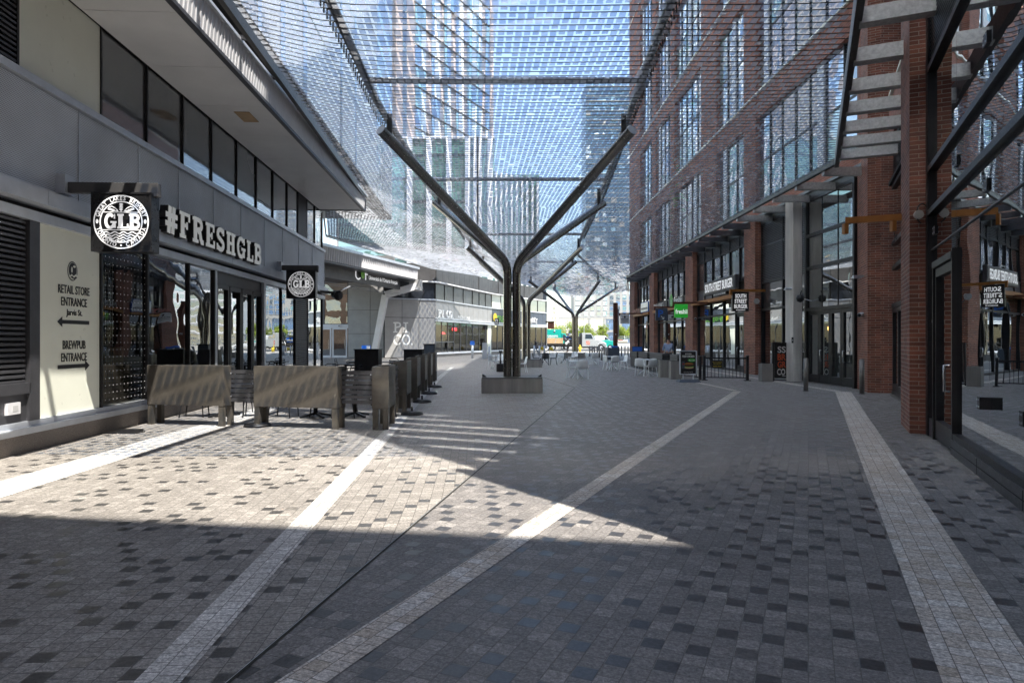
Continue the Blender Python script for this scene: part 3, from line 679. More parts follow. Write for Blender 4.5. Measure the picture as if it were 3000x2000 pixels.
fb_ = thing('finned_office_block', 'mid rise green glass block with tall white vertical fins below the residential tower', 'building', (-5, 96, 0))
b = MB(); b.box(-24, -2.4, 92, 94.9, 0, 29.4, 'tg_g'); b.box(-2.4, 3.8, 92.6, 94.5, 8, 24.6, 'tg_g'); part(b, 'glass_wall', fb_)
b = MB()
for x in [1200, 1257, 1315, 1370, 1395, 1404, 1436]: X = XW(x, 91.7); b.box(X-.35, X+.35, 91.4, 92, 6, 29.6, 'white')
for k in range(9): X = -2.2+k*.72; b.box(X-.14, X+.14, 92.0, 92.6, 8, 24.9-.12*k, 'white')
for z in (29.4,): b.box(-24, -2.4, 91.6, 95, z, z+.25, 'white')
part(b, 'fin', fb_)
b = MB()
for z in (11, 14.2, 17.4, 20.6, 23.8, 27): b.box(-24, -2.45, 91.93, 92, z, z+.35, 'tg_d')
part(b, 'floor_slab', fb_)

bt = thing('blue_glass_tower', 'slim blue glass tower far beyond the end of the plaza', 'tower', (58, 420, 0))
b = MB(); b.box(46.6, 84, 420, 446, 0, 166, 'btow'); part(b, 'wall', bt)
for fl in range(53):
    b = MB(); z0 = 3+fl*3.05
    for k in range(7):
        if rnd.random() < .45: b.box(46.8+k*5.2, 46.8+k*5.2+rnd.uniform(1.2, 3.6), 419.2, 420, z0, z0+rnd.choice((.5, 1.1, 2.4)), rnd.choice(('whiteb', 'tg_p', 'tg_t')))
    b.box(46.6, 84, 418.9, 420, z0-.1, z0+.12, 'whiteb'); part(b, 'balcony', bt)
wb = thing('white_apartment_block', 'long white apartment block with a grid of square windows beyond the street', 'building', (60, 352, 0))
X0 = XW(1681, 350); b = MB(); b.box(X0+.05, X0+80, 350.6, 368, 14.0, 34, 'whiteb'); b.box(X0-8, X0+80, 351, 366, 0, 13.9, 'tg_b'); part(b, 'wall', wb)
b = MB()
for z in (0, 6.5, 13.4): b.box(X0-8, X0+80, 350.1, 351, z-.5, z+.6, 'whiteb')
for k in range(12): b.box(X0+k*8.2-.6, X0+k*8.2+.6, 350.2, 350.95, .1, 12.9, 'whiteb')
part(b, 'column', wb)
for r_ in range(7):
    for k in range(14):
        b = MB(); x, z = X0+1.0+k*3.4+(1.0 if k else 0), 14.6+r_*2.8; w = 2.6 if k == 0 else 1.95
        b.box(x, x+w, 350.45, 350.7, z, z+1.95, rnd.choice(('tg_b', 'tg_d', 'tg_t', 'tg_b')))
        b.box(x-.06, x+w+.06, 350.36, 350.44, z-.14, z-.02, 'alu'); part(b, 'window', wb)

w2 = thing('curved_white_apartments', 'white apartment block with dark windows, seen only as a reflection in the pub glass', 'building', (110, 260, 0))
b = MB()
for k in range(9):
    a0, a1 = k*.09, (k+1)*.09; P = lambda a: (62+95*math.sin(a)*1.15, 262-40*(1-math.cos(a)))
    p, q = P(a0), P(a1); f = Fr(p[0], p[1], q[0]-p[0], q[1]-p[1], -1); f.nv = (f.d[1], -f.d[0]); l = math.dist(p, q)
    b.fb(f, 0, l+.1, -12, 0, 4, 30, 'white'); b.fb(f, 0, l+.1, -12, -.6, 0, 4, 'tg_d')
    for fl in range(8):
        b.fb(f, 1, 3.2, -.1, .05, 5+fl*3.1, 6.9+fl*3.1, 'tg_b'); b.fb(f, 4.6, 8.6, -.1, .05, 4.9+fl*3.1, 6.9+fl*3.1, 'tg_d'); b.fb(f, 4.4, 8.8, 0, .8, 4.5+fl*3.1, 4.8+fl*3.1, 'white')
part(b, 'wall', w2)
# ================================================================= right: brick building
RF = Fr(11.3, 0, 0, 1, -1); RF.nv = (-1, 0)
RN = Fr(2.0715, 0, .445, 1, -1); RN.nv = (-RN.d[1], RN.d[0])
sN = lambda Y: Y/RN.d[1]
bk = thing('brick_building', 'dark red brick building with shop fronts and tall upper windows along the right side', 'building', (11.3, 40, 0))
PIL = [(30.95, 32.4), (41.65, 43.4), (53.0, 54.7), (61.5, 63.9)]
for a, c in PIL:
    b = MB(); b.fb(RF, a, c, -1.2, 0, 0, 7.25, 'brick'); part(b, 'pillar', bk)
def prism(pts, z0, z1, m, name, par):
    b = MB(); b.hexa([(x, y, z0) for x, y in pts], [(x, y, z1) for x, y in pts], m); return part(b, name, par)
prism([(12.2, 22.1), (11.46, 22.1), (10.9, 20.4), (11.22, 20.22), (12.2, 20.2)], 0, 46, 'brick', 'pillar', bk)
prism([(8.3, 13.3), (7.45, 12.75), (6.85, 11.47), (7.13, 11.36), (7.9, 11.6)], 0, 46, 'brick', 'pillar', bk)
# upper floors, far face
b = MB(); b.fb(RF, 20.3, 63.9, -16, -.5, 7.3, 46, 'brick_f')
lev = [7.3]+[11.8+6.2*k for k in range(6)]
for k in range(6):
    b.fb(RF, 20.3, 63.85, -.6, 0, 11.8+6.2*k, 12.9+6.2*k, 'brick_f')
b.fb(RF, 20.3, 63.85, -.6, .0, 7.3, 7.75, 'brick_f'); b.fb(RF, 20.3, 63.85, -.6, .05, 45.6, 46.4, 'alu_d')
TP = [(20.3, 21.6), (30.8, 32.4), (36.7, 39.7), (46.2, 47.4), (52.2, 53.6), (58.6, 63.88)]
for a, c in TP: b.fb(RF, a, c, -.6, .03, 7.28, 46, 'brick_f')
part(b, 'upper_wall', bk)
b = MB()
for k in range(6): b.fb(RF, 20.4, 63.8, -.3, .09, 12.9+6.2*k, 12.98+6.2*k, 'whitep')
part(b, 'window_sill', bk)
for k in range(6):
    z0 = 7.75 if k == 0 else 12.98+6.2*(k-1); z1 = 11.8+6.2*k
    for (a0, a), (c, c1) in zip(TP[:-1], TP[1:]):
        b = MB(); s = a; n = max(3, round((c-a)/1.25)); w = (c-a)/n; wc = rnd.randrange(n)
        for j in range(n):
            zz = z0+(z1-z0)*.5
            for q0, q1 in ((z0, zz-.05), (zz+.05, z1)):
                m = rnd.choice(('tg_d', 'tg_b', 'tg_t', 'tg_b', 'tg_t', 'tg_g'))
                b.fb(RF, s+.02, s+w-.02, -.45, -.16-rnd.uniform(0, .02), q0, q1, m)
            b.fb(RF, s-.03, s+.03, -.3, -.12, z0, z1, 'mull')
            if j == wc: b.fb(RF, s+.1, s+.6, -.3, -.09, z0, z1, 'white')
            s += w
        b.fb(RF, a, c, -.3, -.15, z0+(z1-z0)*.5-.05, z0+(z1-z0)*.5+.05, 'mull'); part(b, 'window', bk)
# upper floors, near face
b = MB(); a, c = sN(2.76), sN(19.9)
ZL0, ZL1 = 13., 34.                                  # unseen corner opening, shaped to let striped sun through
b.fb(RN, a, c, -14, -.75, 7.55, ZL0, 'brick_f'); b.fb(RN, a, c, -14, -.75, ZL1, 46, 'brick_f'); b.fb(RN, a+3.3, c, -14, -.75, ZL0, ZL1, 'brick_f'); b.fb(RN, a, a+3.3, -14, -5.8, ZL0, ZL1, 'brick_f')
b.fb(RN, a, c, -.8, -.3, 7.5, 8.6, 'brick_f')
for k in range(6): b.fb(RN, a+3.3 if k in (1, 2, 3) else a, c, -.8, -.28, 11.8+6.2*k, 12.9+6.2*k, 'brick_f')
for s in (sN(7.5), sN(15.4)): b.fb(RN, s, s+1.4, -.8, -.25, 7.5, 46, 'brick_f')
b.fb(RN, a, a+1.4, -.8, -.25, 7.5, ZL0, 'brick_f'); b.fb(RN, a, a+1.4, -.8, -.25, ZL1, 46, 'brick_f'); part(b, 'near_upper_wall', bk)
b = MB()
for k in range(8): z = ZL0+2.7*k; b.fb(RN, a+.01, a+.12, -5.8, -.6, z, z+1.75, 'conc')  # bands added to cut the sun into stripes on the paving
part(b, 'sun_stripe_band', bk); b = MB(); b.fb(RN, a+.02, a+.3, -.6, -.32, ZL0, ZL1, 'conc'); part(b, 'corner_post', bk)
for k in range(6):
    for (s0, s1) in ((sN(2.8)+1.4, sN(7.5)), (sN(7.5)+1.4, sN(11.6)), (sN(13)+.1, sN(15.4)), (sN(15.4)+1.4, sN(19.9))):
        z0 = 8.6 if k == 0 else 12.9+6.2*(k-1); z1 = 11.8+6.2*k
        if k in (1, 2, 3, 4) and s0 < a+3: s0 = a+3.4
        b = MB(); n = 3; w = (s1-s0)/n
        for j in range(n): b.fb(RN, s0+j*w+.05, s0+(j+1)*w-.05, -.74, -.6, z0+.05, z1-.05, rnd.choice(('tg_d', 'tg_b', 'tg_t')))
        b.fb(RN, s0, s1, -.72, -.22, z0-.02, z0+.06, 'whitep'); part(b, 'window', bk)
# shop fronts
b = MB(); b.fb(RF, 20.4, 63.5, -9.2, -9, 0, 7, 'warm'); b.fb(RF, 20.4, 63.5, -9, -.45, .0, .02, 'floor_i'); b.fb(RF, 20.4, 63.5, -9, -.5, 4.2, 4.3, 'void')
for s in (26.3, 31.6, 42.5, 53.8, 63): b.fb(RF, s, s+.15, -9, -.6, 0, 7, 'clad_d')
for s, z in ((34, 1.1), (38, 1.1), (45, 1.2), (49, 1.1), (57, 1.1)): b.fb(RF, s, s+2.2, -6.5, -5.7, 0, z, 'wood')
part(b, 'interior', bk)
b = MB()
for a, c in ((32.4, 41.65), (43.4, 53.0), (54.7, 61.5)): b.fb(RF, a, c, -.35, .12, 3.76, 3.95, 'orange')
part(b, 'ochre_beam', bk)
def upper(a, c, n, zt=6.33, z0=4.6, z1=6.95):
    w = (c-a)/n
    for j in range(n):
        b = MB(); pane(b, RF, a+(j+1)*w, a+j*w, z0, zt, -.36, 'dg'); part(b, 'upper_pane', bk)
        louvre(Fr2(RF), a+j*w+.04, a+(j+1)*w-.04, zt, z1, -.32, bk, .07)
    b = MB()
    for j in range(n+1): b.fb(RF, a+j*w-.035, a+j*w+.035, -.45, -.28, 3.96, z1, 'mull')
    for z in (zt, z1, z0): b.fb(RF, a, c, -.44, -.29, z-.04, z+.04, 'mull')
    b.fb(RF, a, c, -.5, -.3, z1+.04, 7.28, 'clad_d'); b.fb(RF, a, c, -.55, -.44, 3.96, z1, 'void'); part(b, 'window_frame', bk)
def Fr2(f): return f
upper(32.4, 41.65, 6); upper(43.4, 53.0, 6); upper(54.7, 61.5, 5)
b = MB()
for a, c in ((32.4, 41.65), (43.4, 53.0), (54.7, 61.5)): b.fb(RF, a, c, -.43, -.34, 3.96, 4.56, 'alu_d')
part(b, 'sign_board', bk)
def shop(a, c, cuts, door=None):
    for p, q in zip(cuts[:-1], cuts[1:]):
        b = MB(); pane(b, RF, q, p, .12, 3.72, -.38, 'glassm'); part(b, 'window_pane', bk)
    b = MB()
    for s in cuts: b.fb(RF, s-.04, s+.04, -.46, -.3, 0, 3.75, 'mull')
    b.fb(RF, a, c, -.45, -.31, 0, .12, 'mull'); b.fb(RF, a, c, -.45, -.32, 2.95, 3.05, 'mull'); part(b, 'window_frame', bk)
shop(32.4, 41.65, [34.6, 36.6, 39, 41.6]); shop(43.4, 53, [43.5, 45.6, 47.8, 50.2, 52.9]); shop(54.7, 61.5, [54.8, 57, 59.2, 61.4])
def door(fr, a, c, n, par, z1=2.75, hs=None, gm='glassm', name='glass_door', st=.11):
    b = MB()
    for s in (a, c-st): b.fb(fr, s, s+st, n-.08, n+.02, .03, z1, 'mull')
    b.fb(fr, a+st, c-st, n-.08, n+.02, z1-.13, z1, 'mull'); b.fb(fr, a+st, c-st, n-.08, n+.02, .03, .32, 'mull')
    d = part(b, name, par); b = MB(); q = (a+st, c-st) if fr is not RF else (c-st, a+st)
    pane(b, fr, q[0], q[1], .32, z1-.13, n-.03, gm); part(b, 'door_pane', d)
    if hs is not None:
        b = MB(); P = [fr.p(hs, n+.02, .86), fr.p(hs, n+.09, .86), fr.p(hs, n+.09, 1.24), fr.p(hs, n+.02, 1.24)]
        b.tube(P, .018, 8, 'chrome'); part(b, 'door_handle', d)
door(RF, 33.45, 34.55, -.38, bk, 2.95, 34.3)
b = MB(); b.fb(RF, 32.4, 33.45, -.5, -.36, 0, 3.72, 'mull'); b.fb(RF, 33.45, 34.6, -.42, -.37, 2.95, 3.72, 'dg'); part(b, 'dark_panel', bk)
# bay between last pillar and concrete column
louvre(RF, 28.55, 30.9, 4.3, 6.9, -.3, bk, .075); louvre(RF, 26.35, 28.45, 4.3, 6.9, -.3, bk, .075)
b = MB(); pane(b, RF, 30.95, 26.3, 3.05, 4.25, -.36, 'dg'); part(b, 'upper_pane', bk)
b = MB(); pane(b, RF, 30.95, 28.5, .3, 3.0, -.36, 'glassm'); part(b, 'window_pane', bk); b = MB(); pane(b, RF, 28.5, 26.3, .3, 3.0, -.36, 'glassm'); part(b, 'window_pane', bk)
b = MB()
for s in (26.3, 28.5, 30.9): b.fb(RF, s-.05, s+.05, -.45, -.27, 0, 6.95, 'mull')
for z in (.15, 3.02, 4.27, 5.9, 6.95): b.fb(RF, 26.3, 30.95, -.44, -.28, z-.05, z+.05, 'mull')
b.fb(RF, 26.3, 30.95, -.5, -.26, 7.0, 7.28, 'clad_d'); part(b, 'window_frame', bk)
# entrance glazing between column and near pillar
for p, q in ((22.1, 23.3), (23.3, 24.5), (24.5, 25.75)):
    for z0, z1 in ((2.75, 3.5), (3.5, 4.35), (4.35, 5.6), (5.6, 6.95)):
        b = MB(); pane(b, RF, q, p, z0, z1, -.12, 'glassm'); part(b, 'window_pane', bk)
b = MB()
for z in (2.78, 4.35, 5.6, 6.95): b.fb(RF, 22.1, 25.8, -.24, -.06, z-.06, z+.06, 'mull')
for s in (23.3, 24.5): b.fb(RF, s-.012, s+.012, -.14, -.1, 2.8, 6.95, 'mull')
for s in (22.15, 25.75): b.fb(RF, s-.06, s+.06, -.25, -.055, 0, 7, 'mull')
b.fb(RF, 22.1, 25.8, -.3, -.05, 7.0, 7.28, 'clad_d'); part(b, 'window_frame', bk)
for k, (p, q) in enumerate(((22.2, 23.05), (23.05, 23.9), (23.9, 24.75), (24.75, 25.65))):
    door(RF, p+.01, q-.01, -.14, bk, 2.7, (q-.2) if k in (0, 2) else None)
b = MB(); b.fb(RF, 20.3, 63.9, -.6, .06, 7.22, 7.32, 'alu_d'); part(b, 'cornice', bk)
# concrete column
col = tag(MB().hexa([(10.87, 25.72, 0), (11.28, 25.86, 0), (11.14, 26.28, 0), (10.73, 26.14, 0)], [(10.87, 25.72, 7.15), (11.28, 25.86, 7.15), (11.14, 26.28, 7.15), (10.73, 26.14, 7.15)], 'conc').build('concrete_column', bevel=.015), 'pale square concrete column standing beside the entrance doors', 'column')
# near glass front
gs = thing('glass_shopfront', 'big reflective glass shopfront with black mullions nearest on the right', 'shopfront', (5, 6.5, 0))
a, c = sN(2.76), sN(11.33); dA, dB = sN(9.35), sN(10.78)
b = MB()
b.fb(RN, a, dA, -.12, .06, 0, .21, 'alu_d'); b.fb(RN, a, dA, -.1, .045, .21, .29, 'mull')
for s in (sN(7.9), sN(6.2), sN(4.5)): b.fb(RN, s-.006, s+.006, .05, .063, .01, .2, 'void')
b.fb(RN, a, dA, .055, .064, .1, .11, 'void'); part(b, 'kick_base', gs)
b = MB(); b.fb(RN, c-.18, c, -.14, .06, 0, 7.5, 'mull')
for z, w in ((3.74, .045), (4.47, .045), (6.15, .05), (7.5, .08)): b.fb(RN, a, c-.18, -.12, .06, z-w, z+w, 'mull')
b.fb(RN, a, c-.18, -.02, .012, 3.105, 3.122, 'alu_d'); part(b, 'mullion', gs)
cuts = [sN(2.8), sN(4.6), sN(6.1), sN(7.64), dA]
for z0, z1 in ((.29, 3.1), (3.13, 3.67), (3.81, 4.40), (4.54, 6.07)):
    for p, q in zip(cuts[:-1], cuts[1:]):
        b = MB(); pane(b, RN, q-.006, p+.006, z0, z1, -.01, 'glassm'); part(b, 'glass_pane', gs)
for z0, z1 in ((2.85, 3.67), (3.81, 4.40), (4.54, 6.07)):
    b = MB(); pane(b, RN, c-.18, dA+.006, z0, z1, -.01, 'glassm'); part(b, 'glass_pane', gs)
b = MB(); pane(b, RN, c-.18, dB, .3, 2.85, -.02, 'glassm'); part(b, 'glass_pane', gs)
b = MB(); b.fb(RN, dB, c-.18, -.1, .04, 0, .3, 'alu_d'); b.fb(RN, dB-.03, dB+.03, -.1, .05, 0, 2.85, 'mull'); b.fb(RN, dA-.03, dA+.03, -.1, .05, 0, 2.9, 'mull'); b.fb(RN, dA, dB, -.1, .06, 2.76, 2.86, 'mull'); part(b, 'door_frame', gs)
door(RN, dA+.04, dB-.06, .0, gs, 2.74, dA+.3, name='entrance_door', st=.06)
for s, z in ((sN(7.64), .88), (sN(7.75), 3.4), (sN(7.75), 5.1), (sN(6.1), .88), (sN(6.1), 4.1), (sN(9.3), 4.1), (sN(10.9), 3.4)):
    b = MB(); b.fb(RN, s-(.1 if z > 2 else .06), s+(.1 if z > 2 else .06), -.02, .014 if z > 2 else .10, z-.07, z+.07, 'black')
    for i in ((-.06, .06) if z > 2 else (-.035, .035)):
        for j in (-.04, .04): b.fb(RN, s+i-.01, s+i+.01, .01, .022 if z > 2 else .108, z+j-.01, z+j+.01, 'alu')
    part(b, 'patch_fitting', gs)
b = MB(); rc = (dA*.5+dB*.5)
b.text(fit(T('CNN', 1, .0, .8), .2, .06), RN.p(sN(11.0)+.02, .0, 1.92), (-RN.d[0], -RN.d[1], 0), up, 'letg')
for k in range(9): b.fb(RN, sN(10.92), sN(10.92)+.10+rnd.uniform(0, .12), -.012, .0, 1.8-k*.085, 1.83-k*.085, 'letg')
part(b, 'hours_lettering', gs)
b = MB(); b.fb(RN, a-.15, a-.01, -14, -.02, 0, ZL0, 'brick_f'); b.fb(RN, a-.15, a-.01, -14, -.02, ZL1, 46, 'brick_f'); b.fb(RN, a-.15, a-.01, -14, -5.8, ZL0, ZL1, 'brick_f'); part(b, 'end_wall', gs)
louvre(RN, a, c-.2, 6.25, 7.4, .02, gs, .07, 'mull')
b = MB(); b.fb(RN, a, sN(20), -7, -6.8, 0, 7.5, 'void'); b.fb(RN, a, sN(19.5), -6.8, -.3, 0, .03, 'floor_i'); b.fb(RN, a, sN(20), -6.8, -.3, 6.2, 6.3, 'void'); part(b, 'interior', gs)
# folding doors between the two big pillars
p0, p1 = sN(12.9), sN(20.0)
b = MB()
for z in (.05, 2.62, 3.74, 4.47, 6.15, 7.45): b.fb(RN, p0, p1, -.55, -.38, z-.06, z+.06, 'mull')
b.fb(RN, p0, p1, -.9, -.5, 7.0, 7.5, 'void'); part(b, 'mullion', gs)
n = 6; w = (p1-p0)/n
for k in range(n):
    door(RN, p0+k*w+.01, p0+(k+1)*w-.01, -.42, gs, 2.55, None, name='folding_door', st=.07)
    for z0, z1 in ((2.68, 3.68), (3.8, 4.41), (4.53, 6.09)):
        b = MB(); pane(b, RN, p0+(k+1)*w-.02, p0+k*w+.02, z0, z1, -.45, 'glassm'); part(b, 'glass_pane', gs)
louvre(RN, p0, p1, 6.2, 7.4, -.42, gs, .08, 'mull')
# building behind the viewpoint whose roof line shades the foreground
bb = MB(); bb.hexa([(-46, 2.7, 0), (34, -9.25, 0), (40, -60, 0), (-52, -50, 0)], [(-46, 2.7, 25), (34, -9.25, 25), (40, -60, 25), (-52, -50, 25)], 'brick')
fB = Fr(-46, 2.7, 80, -11.95, 1); fB.nv = (-fB.d[1], fB.d[0])
for fl in range(6):
    for k in range(20): bb.fb(fB, 1+k*4, 3.6+k*4, -.2, .03, 4+fl*3.1, 6+fl*3.1, rnd.choice(('tg_b', 'tg_d', 'tg_t')))
struct(bb.build('background_building'))

# ================================================================= canopy
def lerp(tab, y):
    if y <= tab[0][0]: return tab[0][1]
    for (a, va), (c, vc) in zip(tab[:-1], tab[1:]):
        if y <= c: return va+(vc-va)*(y-a)/(c-a)
    return tab[-1][1]
tXL = [(6, -4.59), (27, -6.02), (31, -8.8), (42.6, -11.9), (61.6, -7.5), (70.6, -2.2), (89, 5.7)]
tHL = [(6, 7.5), (27, 7.5), (42, 8.3), (89, 8.3)]
tXR = [(6, 3.47), (10.5, 5.5), (20.5, 10.), (58, 10.), (74, 13.), (89, 6.2)]
tHR = [(6, 7.1), (74, 7.1), (89, 8.2)]
tPL = [(6, -2.95), (10.5, -3.0), (16.4, -3.22), (25, -2.9), (36.8, -2.45), (43.4, -2.1), (57, 1.4), (65.5, 4.1), (80, 8)]
tPR = [(6, 2.35), (10.5, 2.6), (16.2, 2.9), (25, 3.4), (36.7, 3.8), (43.4, 4.2), (57, 7.5), (65.5, 10.2), (72, 12.2)]
def chgt(x, Y):
    xs = [lerp(tXL, Y), lerp(tPL, Y), lerp(tPR, Y), lerp(tXR, Y)]; hs = [lerp(tHL, Y), 7.06, 7.06, lerp(tHR, Y)]
    if xs[2] > xs[3]: xs[2] = xs[3]
    if xs[1] < xs[0]: xs[1] = xs[0]
    for i in range(3):
        if x <= xs[i+1] or i == 2:
            d = xs[i+1]-xs[i]; t = 0 if d < 1e-6 else max(0, min(1, (x-xs[i])/d))
            return hs[i]+(hs[i+1]-hs[i])*t-.04*4*t*(1-t)*min(1, d/4)
cn = thing('shade_canopy', 'sweeping canopy of small translucent tiles on cables hung between the buildings', 'canopy', (1, 40, 7))
tl = MB(); cb = MB(); Y = 6.2; row = 0
ti = tl.mi('tile'); td = tl.mi('tiled')
while Y < 88.6:
    far = Y > 44; xl, xr = lerp(tXL, Y)+.12, lerp(tXR, Y)-.1
    pu, wd, dp = (.153, .112, .14) if not far else (.30, .26, .25)
    if xr > xl+.3:
        n = int((xr-xl)/pu)
        for k in range(n):
            x = xl+(k+.5)*pu; h = chgt(x, Y)
            if rnd.random() < .006: continue
            a = rnd.gauss(0, .07 if Y < 40 else .03)-.04; t2 = rnd.gauss(0, .02); dy, dz = dp*math.cos(a), dp*math.sin(a)
            i0 = len(tl.v); w2 = wd/2
            tl.v += [(x-w2, Y, h-t2*w2), (x+w2, Y, h+t2*w2), (x+w2, Y+dy, h+t2*w2+dz), (x-w2, Y+dy, h-t2*w2+dz)]
            tl.f.append([i0, i0+1, i0+2, i0+3]); tl.m.append(td if (x < -6.3 or (Y > 40 and x < lerp(tPR, Y)-1.5)) else ti); tl.sm.append(False)  # same tiles, whitened copy over the sunlit stretch
        ns = 14; pts = [(xl+(xr-xl)*i/ns, Y-.006, 0) for i in range(ns+1)]
        pts = [(x, y, chgt(x, y)+.004) for x, y, _ in pts]; r = .010 if not far else .012
        cb.tube(pts, r, 3, 'steel_d', cap=False)
    Y += .22 if not far else .30; row += 1
part(tl, 'tile_net', cn); o = part(cb, 'cable', cn); o['kind'] = 'stuff'
for tab, y1 in ((tPL, 78), (tPR, 71)):
    b = MB(); ys = [6+i*2.4 for i in range(int((y1-6)/2.4)+1)]
    b.tube([(lerp(tab, y), y, 7.24) for y in ys], .085, 12, 'gpipe')
    y = 6.2
    while y < 36:
        x = lerp(tab, y); sg = -1 if tab is tPL else 1
        b.box(x+sg*.10-.012, x+sg*.10+.012, y-.012, y+.012, 7.03, 7.2, 'steel_d'); b.box(x+min(0, sg*.1), x+max(0, sg*.1), y-.012, y+.012, 7.19, 7.21, 'steel_d'); y += .22
    part(b, 'support_pipe', cn)
for y in (14.5, 23.4, 35.5, 48, 60, 70):
    b = MB(); b.tube([(lerp(tPL, y), y, 7.26), (lerp(tPR, y), y, 7.26)], .07, 12, 'gpipe'); part(b, 'cross_pipe', cn)
b = MB(); ys = [6, 10, 14, 18, 22, 27]
for p, q in zip(ys[:-1], ys[1:]): b.bar((lerp(tXL, p), p, 7.52), (lerp(tXL, q), q, 7.52), .1, .3, 'steel_d')
for y in range(7, 27, 2): b.bar((lerp(tXL, y), y, 7.5), (lerp(tXL, y)-.75, y+.4, 7.7), .08, .08, 'alu_d')
part(b, 'edge_beam', cn)
b = MB(); ys = [27, 29, 31, 36, 42.6, 48, 55, 61.6, 66, 70.6, 80, 88.6]
for p, q in zip(ys[:-1], ys[1:]): b.bar((lerp(tXL, p), p, lerp(tHL, p)), (lerp(tXL, q), q, lerp(tHL, q)), .08, .16, 'galv')
part(b, 'edge_beam', cn)
b = MB(); ys = [6, 10.5, 20.5, 30, 40, 50, 58, 66, 74]
for p, q in zip(ys[:-1], ys[1:]): b.bar((lerp(tXR, p), p, 7.12), (lerp(tXR, q), q, 7.12), .12, .42 if q < 21 else .2, 'steel_d')
part(b, 'edge_beam', cn)
b = MB()
for p, q in zip([74, 80, 88.6], [80, 88.6]): b.bar((lerp(tXR, p), p, 7.3), (lerp(tXR, q), q, 8), .06, .1, 'galv')
part(b, 'edge_cable', cn)
for y in (7.0, 8.4, 9.8, 11.2, 12.75, 14.25, 15.6, 17.0, 18.3, 19.5):
    b = MB(); x = lerp(tXR, y); e = Vector((x, y, 7.02)); d = Vector((-RN.nv[0], -RN.nv[1], 0)); q = e+d*1.75
    b.hexa([e+Vector((-.02, -.11, -.14)), e+Vector((.08, .11, -.14)), q+Vector((.08, .11, -.14)), q+Vector((-.02, -.11, -.14))], [e+Vector((-.02, -.07, .14)), e+Vector((.08, .07, .14)), q+Vector((.08, .07, .14)), q+Vector((-.02, -.07, .14))], 'galv'); part(b, 'bracket', cn)
y = 21.4
while y < 62:
    b = MB(); x = min(lerp(tXR, y), 10.5); b.bar((x, y, 7.02), (x+1.55 if y > 22 else 11.2, y, 7.02), .2, .26, 'galv' if y < 31 else 'gpipe'); part(b, 'bracket', cn); y += 2.05

# ================================================================= branching steel columns
def steel_tree(cx, cy, tips, label, h0=.47, bw=1.86, r=.13):
    t = thing('branching_column', label, 'column', (cx, cy, 0), 'branching steel columns carrying the canopy')
    b = MB(); w = bw/2; k = w*.62
    poly = [(-w, -w*.9), (w, -w*.9), (w, w*.9), (-w, w*.9)]
    b.hexa([(cx+x, cy+y, 0) for x, y in poly], [(cx+x, cy+y, h0-.03) for x, y in poly], 'conc_d')
    b.hexa([(cx+x*.99, cy+y*.99, h0-.03) for x, y in poly], [(cx+x*.99, cy+y*.99, h0) for x, y in poly], 'steel_d')
    for sx in (-1, 1): b.hexa([(cx+sx*w*.98, cy-w*.55, h0), (cx+sx*w*.98, cy-w*.35, h0), (cx+sx*w*.84, cy-w*.35, h0)], [(cx+sx*w*.98, cy-w*.55, h0+.10), (cx+sx*w*.98, cy-w*.35, h0+.10), (cx+sx*w*.97, cy-w*.35, h0+.09)], 'steel_d')
    b.box(cx-.004, cx+.004, cy-w*.9-.003, cy-w*.9+.05, 0.01, h0-.03, 'void')
    part(b, 'bench_base', t, bevel=.012)
    for i, (tx, ty) in enumerate(tips):
        sx, sy = (-1, 1)[tx > cx], (-1, 1)[i > 1]
        p0 = Vector((cx+sx*.14, cy+sy*.14, h0)); top = Vector((tx, ty, 6.72)); knee = Vector((p0.x, p0.y, 4.02)); d = (top-knee).normalized()
        pts = [p0, Vector((p0.x, p0.y, 3.62))]
        for j in range(1, 9):
            u = j/9; A_ = Vector((p0.x, p0.y, 3.62)); C_ = knee+d*.42; pts.append(A_*(1-u)**2+knee*2*u*(1-u)+C_*u*u)
        pts += [knee+d*.42, top]
        b = MB(); b.tube(pts, [r]*len(pts), 20, 'steel'); part(b, 'pipe_branch', t)
        b = MB(); c = top-d*.35; b.box(c.x-.06, c.x+.06, c.y-.02, c.y+.02, c.z, 7.2, 'steel_d'); b.tube([top+d*.002, top+d*.012], r*1.0, 20, 'alu'); part(b, 'end_bracket', t)
    return t
steel_tree(0, 21., [(-3.2, 16.2), (2.92, 16.2), (-2.87, 24.9), (3.42, 24.9)], 'nearest four branched stainless steel column on a square concrete bench')
steel_tree(.85, 40.3, [(-2.5, 36.5), (3.85, 36.5), (-2.07, 43.4), (4.15, 43.4)], 'middle branched steel column rising behind the nearest one')
steel_tree(5.8, 61.3, [(1.4, 57), (7.5, 57), (4.07, 65.), (10.3, 65.)], 'farthest branched steel column, in front of the parked truck')
